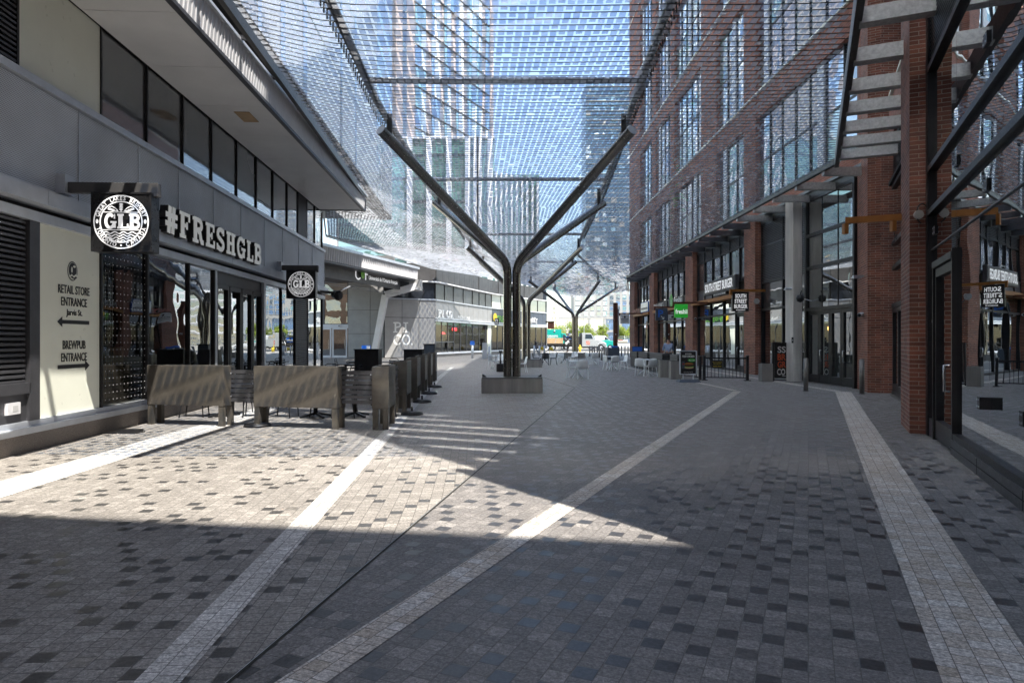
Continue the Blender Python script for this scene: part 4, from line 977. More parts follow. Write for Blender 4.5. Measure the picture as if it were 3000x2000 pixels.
# ================================================================= signs
def frame_r(fr, s, n, z): return fr.p(s, n, z)
def emblem(par, o, rt, upv, rad, label=None):          # round brewery emblem, drawn at unit radius
    o, r, u = Vector(o), Vector(rt).normalized(), Vector(upv); n = r.cross(u); b = MB()
    P = lambda x, y, k=0: o+r*(x*rad)+u*(y*rad)+n*(.0012*k)
    def ring(r0, r1, k=0, N=56):
        for i in range(N):
            a, c = 2*math.pi*i/N, 2*math.pi*(i+1)/N
            b.add([P(r0*math.cos(a), r0*math.sin(a), k), P(r1*math.cos(a), r1*math.sin(a), k), P(r1*math.cos(c), r1*math.sin(c), k), P(r0*math.cos(c), r0*math.sin(c), k)], [(0, 1, 2, 3)], 'litw')
    ring(.955, 1.); ring(.735, .775)
    def sl(pts, w, k=1):
        for q in stroke(pts, w): b.add([P(a, c, k) for a, c in q], [(0, 1, 2, 3)], 'litw')
    def ctext(s, a0, a1, inward):
        m = len(s)
        for i, ch in enumerate(s):
            if ch == ' ': continue
            a = R(a0+(a1-a0)*i/(m-1)); rr = .868
            ux, uy = (math.cos(a), math.sin(a)) if not inward else (-math.cos(a), -math.sin(a))
            rx, ry = uy, -ux
            tv = T(ch, .21, .018, .85, .0)
            b.add([P(rr*math.cos(a)+rx*v[0]+ux*v[1], rr*math.sin(a)+ry*v[0]+uy*v[1], 1) for v in tv[0]], tv[1], 'litw')
    ctext('GREAT LAKES BREWERY', 163, 17, False); ctext('TORONTO', 198, 254, True); ctext('CANADA', 286, 342, True)
    b.add([P(.035*math.cos(i), -.868+.035*math.sin(i), 1) for i in [k*math.pi/5 for k in range(10)]], [tuple(range(10))], 'litw')
    for sx in (-1, 1):                                  # hop cones
        b.add([P(sx*.868+.05*math.cos(t), .02+.085*math.sin(t), 1) for t in [k*math.pi/6 for k in range(12)]], [tuple(range(12))], 'litw')
    sl([(-.66, .36), (.66, .36)], .025); sl([(-.7, -.3), (.7, -.3)], .025)
    x = -.62
    for ch, w in (('G', .46), ('L', .40), ('B', .40)):
        ww, st = slab(ch, .30, .13)
        for j, sg in enumerate(st):
            for q in stroke(sg[0], sg[1], len(sg) > 2): b.add([P(x+a*w/ww*1.0, -.25+c*.55, 1+.3*j) for a, c in q], [(0, 1, 2, 3)], 'litw')
        x += w+.02
    for j in range(4): sl([(-.62+.06*j+t*.04*(31-2.9*j)/31*1.0, -.40-.10*j+.035*math.sin(t*.8)) for t in range(0, 32)], .038)
    sl([(0, .38), (0, .70)], .03)
    for sx in (-1, 1):
        for k in range(5): sl([(0, .42+k*.055), (sx*.06, .47+k*.055)], .03)
        sl([(sx*.12, .42), (sx*.22, .52), (sx*.34, .58), (sx*.44, .54)], .03); sl([(sx*.1, .40), (sx*.3, .42), (sx*.48, .48)], .035)
        for k in range(4): sl([(sx*(.24+k*.06), .41+k*.02), (sx*(.28+k*.06), .47+k*.02)], .03)
    return part(b, 'emblem', par)
def brewsign(s, label, x1, off=.45, w=.87):
    """square box hung from a bracket on the left wall, facing the viewer"""
    o = LF.p(s, 0, 0); d = (LF.nv[0], LF.nv[1]); t = thing('hanging_sign', label, 'sign', (o[0], o[1], 3.0), 'square brewery signs')
    f = Fr(o[0], o[1], d[0], d[1], 1); f.nv = (-LF.d[0], -LF.d[1])      # s runs out from the wall, n towards the viewer
    zt = 3.95
    b = MB(); b.fb(f, .03, .17, -.12, .12, zt-.12, zt+.18, 'alu'); part(b, 'wall_plate', t)
    b = MB(); b.fb(f, .17, off+w+.06, -.06, .06, zt-.09, zt+.07, 'clad_d'); b.fb(f, off+w-.06, off+w+.06, -.06, .06, zt-.14, zt-.09, 'clad_d'); part(b, 'bracket_arm', t, bevel=.006)
    b = MB(); b.fb(f, off, off+w, -.13, .13, zt-.09-.91, zt-.093, 'blackp'); bx = part(b, 'sign_box', t, bevel=.008)
    b = MB()
    for q in ((off, off+.025, zt-1.0, zt-.095), (off+w-.025, off+w, zt-1.0, zt-.095), (off+.025, off+w-.025, zt-1.0, zt-.975), (off+.025, off+w-.025, zt-.12, zt-.095)):
        b.fb(f, q[0], q[1], .13, .142, q[2], q[3], 'black')
    part(b, 'frame', t)
    emblem(t, f.p(off+w/2, .137, zt-.548), (d[0], d[1], 0), (0, 0, 1), .41); return t
brewsign(10.23, 'large square black brewery sign with round white emblem, nearest on the left wall', 0, .56, .89)
brewsign(21.5, 'small looking square brewery sign farther along, past the raised white letters', 0, .33, .93)
# channel letters
lsg = thing('channel_letter_sign', 'row of raised white slab letters with black sides above the pub windows', 'sign', LF.p(13, .2, 3.9))
word = '#FRESHGLB'; L0, L1 = 12.97, 18.76; hh = .54; ws = (L1-L0)/(slabwidth(word, .24, .13, .2)*hh)
x = 0.
for ch in word:
    w_, st = slab(ch, .24, .13); bk_, fr_ = MB(), MB()
    for grow, dep, tgt, m, n0 in ((.06, .15, bk_, 'black', .345), (0., .012, fr_, 'glow_lett', .36)):  # unlit letter faces carry a slight glow to brighten them
        for j, sg in enumerate(st):
            for qi, q in enumerate(stroke(sg[0], sg[1]+grow, len(sg) > 2)):
                nn = n0+.0005*(qi % 5)+.0012*j
                P = [Vector(LF.p(L0+(x+a)*hh*ws, nn, 3.72+c*hh)) for a, c in q]; nv = Vector((LF.nv[0], LF.nv[1], 0))
                tgt.hexa([p-nv*dep for p in P], P, m)
    le = part(bk_, 'letter', lsg); part(fr_, 'letter_face', le); x += w_+.2
b = MB(); b.fb(LF, L0-.1, L1+.1, .05, .09, 3.77, 3.80, 'black'); b.fb(LF, L0-.1, L1+.1, .09, .24, 3.767, 3.775, 'black'); part(b, 'rail', lsg)
# flood lights at the corner
t = thing('flood_light', 'dark twin flood light on an arm at the far corner of the pub', 'lamp', LF.p(27.6, .3, 3.6))
b = MB(); p = Vector(LF.p(27.6, .1, 3.55)); b.bar(p-Vector((0, 1.6, 0)), p+Vector((.55, 0, 0)), .1, .1, 'clad_d'); part(b, 'arm', t)
b = MB(); b.tube([p+Vector((.5, -.15, -.05)), p+Vector((.75, -.45, -.12))], [.16, .2], 14, 'black'); part(b, 'lamp_head', t)
b = MB(); b.bar(p+Vector((.6, 0, .05)), p+Vector((1.1, .1, .3)), .3, .04, 'alu'); part(b, 'shade', t)
# university sign
t = thing('university_sign', 'white lettered university sign with green oval on the grey fascia', 'sign', CF.p(7, -1, 6))
rt3 = (CF.d[0], CF.d[1], 0)
b = MB(); tv = T('Université de l\'Ontario français', 1, .012, .8)
b.text(fit(tv, 5.2, .42), CF.p(11.75, -1.08, 6.68), rt3, up, 'litw'); part(b, 'lettering', t)  # lettering and symbol glow to show brighter on the board
for pts, w_, n_ in (([(0, .9), (0, .3)]+arc(.45, .35, .45, .4, 180, 330, 10), .17, -1.0), ([(1.85, 0), (1.85, .8)]+arc(2.15, .8, .3, .35, 180, 80, 6), .17, -1.0), ([(1.65, .65), (2.25, .65)], .13, -.99)):
    b = MB()
    for q in stroke(pts, w_): b.add([CF.p(6.9+a*.85, n_, 6.45+c*.7) for a, c in q], [(0, 1, 2, 3)], 'litw')
    part(b, 'symbol', t)
b = MB(); disc(b, CF, 7.95, 6.88, -.98, .36, .45, 'black'); disc(b, CF, 7.95, 6.88, -.96, .30, .39, 'lime'); part(b, 'green_oval', t)
# pizza bar lettering
f, l = SEG[0]; rt4 = (f.d[0], f.d[1], 0)
t = thing('wall_lettering', 'two stacked lines of big white slab letters painted on the grey wall', 'sign', f.p(2.5, .1, 1))
b = MB(); o = f.p(.8, .04, 2.32); slabmesh(b, 'PI', o, rt4, up, .96, 1.0, .17, .12, .22); o = f.p(.8, .04, 1.18); slabmesh(b, 'CO.', o, rt4, up, .98, .92, .17, .13, .06); part(b, 'lettering', t)
f, l = SEG[1]; rt5 = (f.d[0], f.d[1], 0)
t = thing('shopfront_sign', 'raised white slab letters of the pizza bar standing on its ledge', 'sign', f.p(1, .2, 3.8))
b = MB(); slabmesh(b, 'PI', f.p(.3, .25, 3.8), rt5, up, .72, 1.15, .17, .12, .22, depth=.1); slabmesh(b, 'CO.', f.p(2.3, .25, 3.8), rt5, up, .72, 1.1, .17, .13, .06, depth=.1); part(b, 'letter', t)
f2_, l2 = SEG[2]; b = MB(); b.text(fit(T('PIZZA BAR', 1, .01), 3.6, .3), f2_.p(2.3, .26, 3.98), (f2_.d[0], f2_.d[1], 0), up, 'lett'); part(b, 'lettering', t)
def blade(px0, px1, y0, y1, Y, face, label, lines, bracket='corten', lm='lett', name='blade_sign', wall=11.25, group='blade signs along the brick shop fronts', th=.09):
    xa, xb = XW(px0, Y), XW(px1, Y); za, zb = W(0, y1, Y)[2], W(0, y0, Y)[2]
    t = thing(name, label, 'sign', (xa, Y, za), group)
    b = MB(); b.box(xa, xb, Y-th, Y+th, za, zb, face); part(b, 'sign_box', t, bevel=.01)
    b = MB()
    if wall is not None:
        b.box(xa-.1, max(wall, xb+.1), Y-.06, Y+.06, zb+.02, zb+.13, bracket); b.box(xa-.1, xa-.005, Y-.06, Y+.06, zb-.12, zb+.02, bracket); part(b, 'bracket', t)
    b = MB()
    for s, cx, cy, w_, h_, m in lines:
        b.text(fit(T(s, 1, .02 if m != 'thin' else 0), w_*(xb-xa), h_*(zb-za)), (xa+(xb-xa)*cx, Y-th-.008, za+(zb-za)*cy), (1, 0, 0), up, m or ('litw' if face != 'corten' else lm))
    part(b, 'lettering', t); return t
blade(2144, 2192, 856, 912, 29.6, 'blackp', 'black hanging burger sign on an ochre bracket beside the brick pillar', [('SOUTH', .5, .80, .66, .21, None), ('STREET', .5, .53, .74, .21, None), ('BURGER', .5, .26, .8, .21, None), ('RICHARDSON ST', .5, .07, .55, .05, None)], 'orange')
blade(1976, 2014, 891, 930.5, 38, 'litg', 'bright green square hanging sign with white lettering', [('freshii', .5, .46, .92, .36, None)], 'corten')
t = blade(1920, 1955, 903, 938.5, 45.5, 'navy', 'slate hanging parking sign with big blue letter and white arrow', [('P', .42, .56, .42, .6, 'bluel')], 'corten')
b = MB(); xa, zb = XW(1936, 45.3), W(0, 929, 45.3)[2]
for q in stroke([(0, 0), (.2, -.2)], .04)+stroke([(.2, -.05), (.2, -.2), (.05, -.2)], .04): b.add([(xa+.03+a, 45.38, zb+c+.08) for a, c in q], [(0, 1, 2, 3)], 'lett')
part(b, 'arrow', t)
t = blade(1817, 1843, 921, 948, 57, 'letg', 'pale grey hanging sign with dark lettering, last along the brick building', [('MONTFORT', .5, .48, .8, .12, 'letb'), ('MEDITERRANEAN', .5, .3, .6, .05, 'letb')], 'corten')
b = MB(); b.add([(XW(1830, 57)+.09*math.cos(k), 56.9, W(0, 928.5, 57)[2]+.1*math.sin(k)) for k in [i*math.pi/4 for i in range(8)]], [tuple(range(8))], 'letb'); part(b, 'symbol', t)
blade(1449, 1461, 932, 951.5, 68.5, 'blackp', 'small black hanging sign with two white slab lines by the pizza bar', [('PI', .48, .68, .6, .32, None), ('CO.', .52, .28, .76, .32, None)], 'alu_d', wall=None, group=None)
t = blade(1605, 1623, 943, 963, 88, 'corten', 'brown boxed lantern sign at the far end of the plaza', [('YARD', .5, .5, .4, .1, 'letb')], 'corten', wall=None, group=None, th=.4)
b = MB(); b.box(XW(1601, 88), XW(1625, 88), 87.5, 88.5, W(0, 943, 88)[2], W(0, 941, 88)[2], 'black'); b.box(XW(1600, 88)-.1, XW(1604, 88), 87.9, 88.1, W(0, 945, 88)[2], W(0, 942, 88)[2], 'black'); part(b, 'cap', t)
b = MB(); f, l = SEG[4]; t = thing('convenience_shop_sign', 'green lettered shop sign with orange dot on the curving wing', 'sign', f.p(1, .3, 3.8))
b.text(fit(T('FRESH', 1, .02), 3.4, .75), f.p(2.6, .28, 4.2), (f.d[0], f.d[1], 0), up, 'lime'); part(b, 'lettering', t); b = MB(); disc(b, f, .3, 4.35, .3, .5, .5, 'yellow'); part(b, 'dot', t)
f, l = SEG[5]; b = MB(); t = thing('arched_letter_sign', 'grey arched letters sign at the dark blue end of the wing', 'sign', f.p(4, .3, 3.9))
for k, ch in enumerate('MRKT'): b.text(T(ch, .95, .04, .8, .08), f.p(3.1+k*.55, .2, 4.15+.14*(k in (1, 2))), (f.d[0], f.d[1], 0), up, 'letg')
part(b, 'letter', t)
# facade signs on the right
RR = (0, -1, 0)
t = thing('shopfront_sign', 'long black burger restaurant sign with bold white condensed capitals', 'sign', (11.2, 36, 4.2))
b = MB(); b.fb(RF, 33.3, 38.7, -.05, .14, 4.18, 4.92, 'alu_d'); b.fb(RF, 33.4, 38.6, .14, .16, 4.23, 4.87, 'blackp'); part(b, 'sign_box', t, bevel=.03)
b = MB(); b.text(fit(T('SOUTH STREET BURGER', 1, .012), 4.75, .47), RF.p(36, .17, 4.55), RR, up, 'litw'); part(b, 'lettering', t)
b = MB(); b.fb(RF, 34.8, 37, -.05, .12, 4.03, 4.17, 'alu_d'); b.text(fit(T('FRESH CUSTOM MADE BURGERS', 1, .0), 2.0, .07), RF.p(35.9, .13, 4.10), RR, up, 'lett'); b.text(fit(T('EST 2005', 1, .0), .8, .09), RF.p(36, .13, 5.02), RR, up, 'lett'); part(b, 'small_lettering', t)
t = thing('shopfront_sign', 'white capitals reading parking with a green round logo sign beside them', 'sign', (11.2, 48, 4.1))
b = MB(); b.text(fit(T('PARKING', 1, .012), 3.3, .38), RF.p(50.9, .1, 4.24), RR, up, 'letg'); part(b, 'lettering', t)
t = thing('shopfront_sign', 'green round logo and white lettering of the salad bar above its door', 'sign', (11.2, 46, 4.2))
b = MB(); disc(b, RF, 46.75, 4.38, .12, .42, .46, 'green'); b.fb(RF, 46.72, 46.78, .12, .14, 4.12, 4.45, 'lett'); part(b, 'round_logo', t)
b = MB(); b.text(fit(T('freshii', 1, .012), 2.0, .42), RF.p(45.0, .1, 4.36), RR, up, 'lett'); part(b, 'lettering', t)
t = thing('shopfront_sign', 'dark red capitals beside a pale panel above the last brick shop', 'sign', (11.2, 59, 4.1))
b = MB(); b.text(fit(T('MONTFORT', 1, .02), 3.6, .42), RF.p(59.9, .1, 4.2), RR, up, 'redl'); part(b, 'lettering', t)
b = MB(); b.fb(RF, 54.9, 58, 0, .08, 4.0, 4.85, 'bluel'); b.fb(RF, 54.95, 57.95, .08, .09, 4.05, 4.8, 'vwhite'); part(b, 'panel', t); b = MB(); b.text(fit(T('MEDITERRANEAN', 1, 0), 2.5, .16), RF.p(56.4, .1, 4.3), RR, up, 'letb'); part(b, 'small_lettering', t)
# empty ochre sign bracket on the nearest big pillar
t = thing('sign_bracket', 'empty ochre steel sign bracket sticking out from the nearest brick pillar', 'bracket', (7.3, 12.7, 3.9))
p, q = Vector((7.5, 12.62, 3.94)), Vector((6.52, 13.02, 3.94)); d = (q-p).normalized()
b = MB(); b.bar(p, q, .08, .12, 'orange'); b.bar(q-d*.0-Vector((0, 0, .06)), q-d*.0-Vector((0, 0, .26)), .08, .1, 'orange'); b.bar(p+d*.24-Vector((0, 0, .06)), p+d*.24-Vector((0, 0, .26)), .08, .1, 'orange'); part(b, 'arm', t)
b = MB(); pts = [p+d*.2+Vector((.03*math.cos(k*.9), 0, -.3-.06*math.sin(k*1.3)-.01*k)) for k in range(12)]; b.tube(pts, .007, 5, 'black'); part(b, 'loose_wire', t)
# round light fitting with cable loops on the pillar
t = thing('wall_lamp', 'round pale lamp with black cable loops on the nearest brick pillar', 'lamp', (6.95, 11.4, 3.6))
b = MB(); c = Vector((6.93, 11.36, 3.74)); b.tube([c, c+Vector((-.01, -.05, 0))], .075, 20, 'walkc'); part(b, 'lamp_head', t)
b = MB(); b.tube([c+Vector((.06+.1*math.cos(a), -.02, .02+.17*math.sin(a))) for a in [k*.5 for k in range(10)]], .012, 6, 'black'); part(b, 'cable', t)
def cam_dome(o, n, label):
    t = thing('security_camera', label, 'camera', o); o, n = Vector(o), Vector(n).normalized()
    b = MB(); b.tube([o, o+n*.12, o+n*.2], [.07, .08, .07], 12, 'white'); part(b, 'housing', t)
    b = MB(); b.tube([o+n*.2, o+n*.25, o+n*.27], [.06, .045, .01], 12, 'black'); part(b, 'lens', t)
cam_dome((11.12, 21.1, 2.42), (-.8, -.5, -.1), 'white dome security camera with black lens on the brick pillar by the doors')
cam_dome((11.5, 41.62, 2.95), (-.5, -1, 0), 'tiny white security camera on the brick pillar past the burger shop')
cam_dome(UF.p(5.9, .05, 2.95), (0, -1, 0), 'small dark domed security camera over the university doors')
def bracketlamp(o, label, m='alu'):
    t = thing('wall_light', label, 'lamp', o); x, y, z = o
    b = MB(); b.box(x-.34, x, y-.05, y+.05, z-.02, z+.03, m); part(b, 'arm', t)
    b = MB(); b.box(x-.36, x-.1, y-.09, y+.09, z-.06, z-.02, m); part(b, 'lamp_head', t)
bracketlamp((11.1, 21.0, 3.62), 'flat bracket light on the brick pillar beside the entrance doors')
bracketlamp((10.95, 25.85, 3.62), 'flat bracket light on the pale concrete column')
t = thing('speaker_lamp', 'black globe shaped fitting on an arm by the entrance glazing', 'lamp', (11.1, 25.4, 3.2))
b = MB()
for k in range(1): b.tube([(10.85+.0, 25.4, 3.2), (10.9, 25.4, 3.2), (11.0, 25.4, 3.2), (11.1, 25.4, 3.2), (11.15, 25.4, 3.2)], [.02, .12, .16, .12, .03], 14, 'black')
part(b, 'lamp_head', t); b = MB(); b.tube([(11.0, 25.4, 3.36), (11.05, 25.4, 3.5)], .02, 6, 'black'); b.tube([(11.14, 25.4, 3.18), (11.4, 25.3, 3.1)], .02, 6, 'alu'); part(b, 'arm', t)
t = thing('spot_lamp', 'grey spotlight on a short arm at the brick pillar right of the burger sign', 'lamp', (11.4, 30.9, 3.3))
b = MB(); b.tube([(11.35, 30.85, 3.45), (11.25, 30.6, 3.4)], [.1, .13], 12, 'galv'); part(b, 'lamp_head', t); b = MB(); b.tube([(11.35, 30.9, 3.4), (11.55, 30.9, 3.15)], .02, 6, 'alu_d'); part(b, 'arm', t)
# ================================================================= patio furniture
ub = 'black metal'
PN = 'bronze planters around the pub patio'
def planter(L, D, label, legs=True, h0=.38, h1=1.13):
    t = thing('planter_box', label, 'planter', (0, 0, 0), PN)
    b = MB(); a, c = L/2, D/2; o = [(-a, -c), (a, -c), (a, c), (-a, c)]; i_ = [(-a+.03, -c+.03), (a-.03, -c+.03), (a-.03, c-.03), (-a+.03, c-.03)]
    vs = [(x, y, h0) for x, y in o]+[(x, y, h1) for x, y in o]+[(x, y, h1) for x, y in i_]+[(x, y, h1-.15) for x, y in i_]
    fs = [(3, 2, 1, 0)]+[(k, (k+1) % 4, 4+(k+1) % 4, 4+k) for k in range(4)]+[(4+k, 4+(k+1) % 4, 8+(k+1) % 4, 8+k) for k in range(4)]+[(8+k, 8+(k+1) % 4, 12+(k+1) % 4, 12+k) for k in range(4)]+[(12, 13, 14, 15)]
    b.add(vs, fs, 'bronze'); part(b, 'trough', t, bevel=.006)
    for sx in (-1, 1):
        for sy in (-1, 1):
            b = MB(); b.box(sx*(a-.06)-.05, sx*(a-.06)+.05, sy*(c-.05)-.04, sy*(c-.05)+.04, 0, h0, 'bronze'); part(b, 'leg', t)
    return t
pl = planter(1.66, .34, 'bronze planter nearest the pub wall, crossed by a dark shadow stripe'); place(pl, (-6.12, 12.68, 0), R(-13))
dup(pl, (-3.92, 12.28, 0), R(-11), 'bronze planter facing the viewer right of the slatted gap')
pc = planter(.30, 1.0, 'narrow bronze planter end-on at the near corner of the patio'); place(pc, (-2.38, 12.4, 0), R(3))
nm = ['first narrow planter behind the corner planter beside the light paving band', 'second narrow planter behind the patio corner', 'third narrow planter behind the patio corner', 'fourth narrow planter along the patio edge', 'farthest narrow planter at the end of the patio edge']
for k in range(5): y = 15.3+2.75*k; dup(pc, (-2.30-.057*(y-12.4)-.05, y, 0), R(3), nm[k])
def screen(L, label):
    t = thing('slatted_screen', label, 'screen', (0, 0, 0), 'slatted screens between the planters'); b = MB()
    for k in range(7): b.box(-L/2, L/2, -.012, .012, .45+k*.088, .45+k*.088+.068, 'alu_d')
    part(b, 'slat_panel', t)
    for sx in (-1, 1):
        b = MB(); b.box(sx*(L/2-.03)-.012, sx*(L/2-.03)+.012, .013, .035, .42, 1.08, 'black'); part(b, 'upright', t)
        b = MB()
        for z in (.55, .98): b.box(sx*(L/2-.03)-.01, sx*(L/2-.03)+.01, -.02, -.0125, z-.01, z+.01, 'alu')
        part(b, 'bolt', t)
    return t
sc = screen(.62, 'slatted metal screen between the two front planters'); place(sc, (-5.02, 12.5, 0), R(-11))
dup(sc, (-2.83, 12.1, 0), R(-9), 'slatted metal screen between the front planter and the corner planter')
s2 = screen(1.7, 'long slatted screen behind the corner planter along the paving band'); place(s2, (-2.48, 13.85, 0), R(93))
for k in range(4): y = 16.65+2.75*k; dup(s2, (-2.39-.057*(y-12.4), y, 0), R(93), ['second', 'third', 'fourth', 'last'][k]+' long slatted screen counting away along the patio edge')
def base_weight(pole=1.0):
    t = thing('umbrella_base', 'round black umbrella base with a short pole', 'umbrella base', (0, 0, 0), 'round black umbrella bases')
    b = MB(); b.cyl((0, 0, 0), .25, .05, 24, 'black', .23); b.cyl((0, 0, .05), .23, .03, 24, 'black', .1); part(b, 'weight', t)
    b = MB(); b.cyl((0, 0, .08), .024, pole, 12, 'black'); part(b, 'pole', t); return t
ub_ = base_weight(.5); place(ub_, (-4.75, 12.42, 0), 0, 'round black umbrella base under the slatted gap between the front planters')
ub2 = base_weight(.1)
for k, y in enumerate((14.4, 17.2, 19.9, 22.7)): (dup if k else place)(ub2, (-2.05-.057*(y-12.4), y, 0), 0, ['first', 'second', 'third', 'fourth'][k]+' round base along the paving band, counted from the corner planter')
def patio_chair():
    t = thing('patio_chair', 'black metal cafe chair', 'chair', (0, 0, 0), 'black metal chairs on the pub patio')
    b = MB(); b.box(-.20, .20, -.2, .2, .44, .462, 'black'); part(b, 'seat', t, bevel=.01)
    for sx in (-1, 1):
        for y0, y1 in ((-.19, -.22), (.19, .25)):
            b = MB(); b.tube([(sx*.19, y0, .44), (sx*.215, y1, 0)], .013, 8, 'black'); part(b, 'leg', t)
    b = MB(); b.tube([(-.19, .19, .44), (-.2, .23, .7), (-.17, .255, .82), (-.1, .262, .86), (.1, .262, .86), (.17, .255, .82), (.2, .23, .7), (.19, .19, .44)], .013, 8, 'black'); part(b, 'back_frame', t)
    b = MB()
    for z in (.56, .66, .76): b.box(-.19, .19, .215+(z-.56)*.13, .227+(z-.56)*.13, z-.02, z+.02, 'black')
    part(b, 'back_slat', t); return t
def patio_table():
    t = thing('patio_table', 'dark square cafe table', 'table', (0, 0, 0), 'dark tables on the pub patio')
    b = MB(); b.box(-.36, .36, -.36, .36, .72, .75, 'clad_d'); part(b, 'tabletop', t, bevel=.008)
    b = MB(); b.cyl((0, 0, .1), .045, .62, 12, 'black'); part(b, 'pedestal', t)
    b = MB()
    for a in range(4): b.bar((0, 0, .09), (.34*math.cos(R(45+90*a)), .34*math.sin(R(45+90*a)), .02), .05, .04, 'black')
    part(b, 'cross_foot', t); return t
pch, ptb = patio_chair(), patio_table(); first = [True, True]
spots = []
tabs = [(-6.05, 14.0), (-4.1, 13.9), (-3.3, 14.0), (-5.5, 17.2), (-3.6, 17.0), (-5.7, 20.3), (-3.7, 20.2), (-4.1, 23.4), (-6.0, 24.0), (-6.3, 27.2), (-4.8, 26.6)]
tl_ = ['nearest the pub wall, behind the first planter', 'behind the front planter right of the gap', 'behind the corner planter', 'in the second row near the folding doors', 'in the second row near the paving band', 'in the third row near the pub windows', 'in the third row near the patio edge', 'in the fourth row near the patio edge', 'in the fourth row near the pub wall', 'at the far corner of the pub', 'at the far end beside the low cabinet']
for k, (x, y) in enumerate(tabs):
    L = 'dark square cafe table '+tl_[k]; rz = rnd.uniform(-.2, .2)
    place(ptb, (x, y, 0), rz, L) if k == 0 else dup(ptb, (x, y, 0), rz, L)
    for j, (dx, dy, a) in enumerate(((-.62, 0, 90), (.62, .05, -90), (0, .62, 0), (0, -.62, 180))):
        if j > 1 and k in (1, 2, 4, 6): continue
        if j == 3 and k != 3: continue
        Lc = 'black chair at the '+['wall', 'plaza', 'far', 'near'][j]+' side, table '+tl_[k]
        P = (x+dx+rnd.uniform(-.06, .06), y+dy+rnd.uniform(-.06, .06), 0); ra = R(a)+rnd.uniform(-.25, .25)
        if first[0]: place(pch, P, ra, Lc); first[0] = False
        else: dup(pch, P, ra, Lc)
def cabinet(x0, x1, y0, y1, h, label):
    t = thing('service_cabinet', label, 'cabinet', (x0, y0, 0)); b = MB(); b.box(x0, x1, y0, y1, .04, h, 'black'); part(b, 'body', t, bevel=.01)
    b = MB(); b.box(x0-.02, x1+.02, y0-.03, y1+.02, h, h+.03, 'black'); part(b, 'top', t)
    b = MB(); b.box((x0+x1)/2-.004, (x0+x1)/2+.004, y0-.004, y0, .1, h-.05, 'void'); part(b, 'door_gap', t)
cabinet(-4.95, -4.2, 20.9, 21.5, 1.3, 'tall black service cabinet standing among the patio tables'); cabinet(-4.3, -3.55, 26.4, 26.9, 1.22, 'low black service cabinet at the far end of the patio')
t = thing('waste_bin', 'dark grey square bin at the far end of the patio planters', 'bin', (-3.4, 27.4, 0)); b = MB(); b.box(-3.62, -3.18, 27.3, 27.8, 0, 1.42, 'navy'); part(b, 'body', t, bevel=.02); b = MB(); b.box(-3.64, -3.16, 27.28, 27.82, 1.42, 1.46, 'black'); part(b, 'lid', t)
t = thing('notice_board', 'small blue notice board on an easel by the patio', 'sign', (-6.9, 30, 0))
b = MB(); b.box(-6.78, -6.37, 30.0, 30.03, .95, 1.38, 'bluel'); b.box(-6.55, -6.4, 29.99, 29.995, 1.2, 1.35, 'vwhite'); part(b, 'board', t); b = MB(); b.text(fit(T('NCT', 1, .02), .3, .1), (-6.58, 29.985, 1.03), (1, 0, 0), up, 'lett'); part(b, 'lettering', t)
b = MB(); b.bar((-6.72, 30.05, 0), (-6.6, 30.05, 1.0), .03, .03, 'black'); b.bar((-6.42, 30.05, 0), (-6.55, 30.05, 1.0), .03, .03, 'black'); part(b, 'easel', t)
# ================================================================= plaza furniture
def shell_chair(mat, lm, name, label, group, arms=False):
    t = thing(name, label, 'chair', (0, 0, 0), group); b = MB(); prof = [(-.22, .445), (-.12, .43), (.05, .425), (.16, .44), (.205, .50), (.225, .58), (.24, .68), (.26, .80)]
    vs = []; nx = 6
    for j, (y, z) in enumerate(prof):
        wd = .225 if j < 4 else .235-.012*(j-4)
        for i in range(nx+1):
            u = -1+2*i/nx; vs.append((u*wd, y-(.045*u*u if j > 3 else 0), z+(.025*u*u if j <= 3 else 0)-(.03*u*u if j == 7 else 0)))
    b.add(vs, [(j*(nx+1)+i, j*(nx+1)+i+1, (j+1)*(nx+1)+i+1, (j+1)*(nx+1)+i) for j in range(len(prof)-1) for i in range(nx)], mat, True); o = part(b, 'shell', t)
    md = o.modifiers.new('thick', 'SOLIDIFY'); md.thickness = .012
    b = MB(); e = [vs[j*(nx+1)] for j in range(len(prof))]+[vs[7*(nx+1)+i] for i in range(1, nx)]+[vs[j*(nx+1)+nx] for j in reversed(range(len(prof)))]
    b.tube(e, .011, 6, lm); part(b, 'rim', t)
    for sx in (-1, 1):
        for y0, y1 in ((-.17, -.22), (.15, .22)):
            b = MB(); b.tube([(sx*.19, y0, .43), (sx*.215, y1, 0)], [.017, .012], 8, lm); part(b, 'leg', t)
    return t
def plaza_table(m, name, label, group):
    t = thing(name, label, 'table', (0, 0, 0), group); b = MB(); b.box(-.35, .35, -.35, .35, .72, .745, m); part(b, 'tabletop', t, bevel=.012)
    b = MB(); b.cyl((0, 0, .3), .035, .42, 10, m); part(b, 'pedestal', t)
    for a in range(4):
        b = MB(); b.tube([(0, 0, .36), (.14*math.cos(R(45+90*a)), .14*math.sin(R(45+90*a)), .2), (.36*math.cos(R(45+90*a)), .36*math.sin(R(45+90*a)), .012)], .016, 6, m); part(b, 'leg', t)
    return t
GW = 'white perforated chairs on the plaza'; GT = 'white square tables on the plaza'
wc = shell_chair('chairw', 'resinw', 'plaza_chair', 'white chair', GW); wt = plaza_table('resinw', 'plaza_table', 'white table', GT)
bc = shell_chair('chairb', 'black', 'plaza_chair', 'black chair', 'black perforated chairs on the plaza'); btb = plaza_table('black', 'plaza_table', 'black square table beside the middle column bench', None); btb.pop('group', None) if 'group' in btb else None
use = {'w': [wc, 0], 'b': [bc, 0], 't': [wt, 0]}
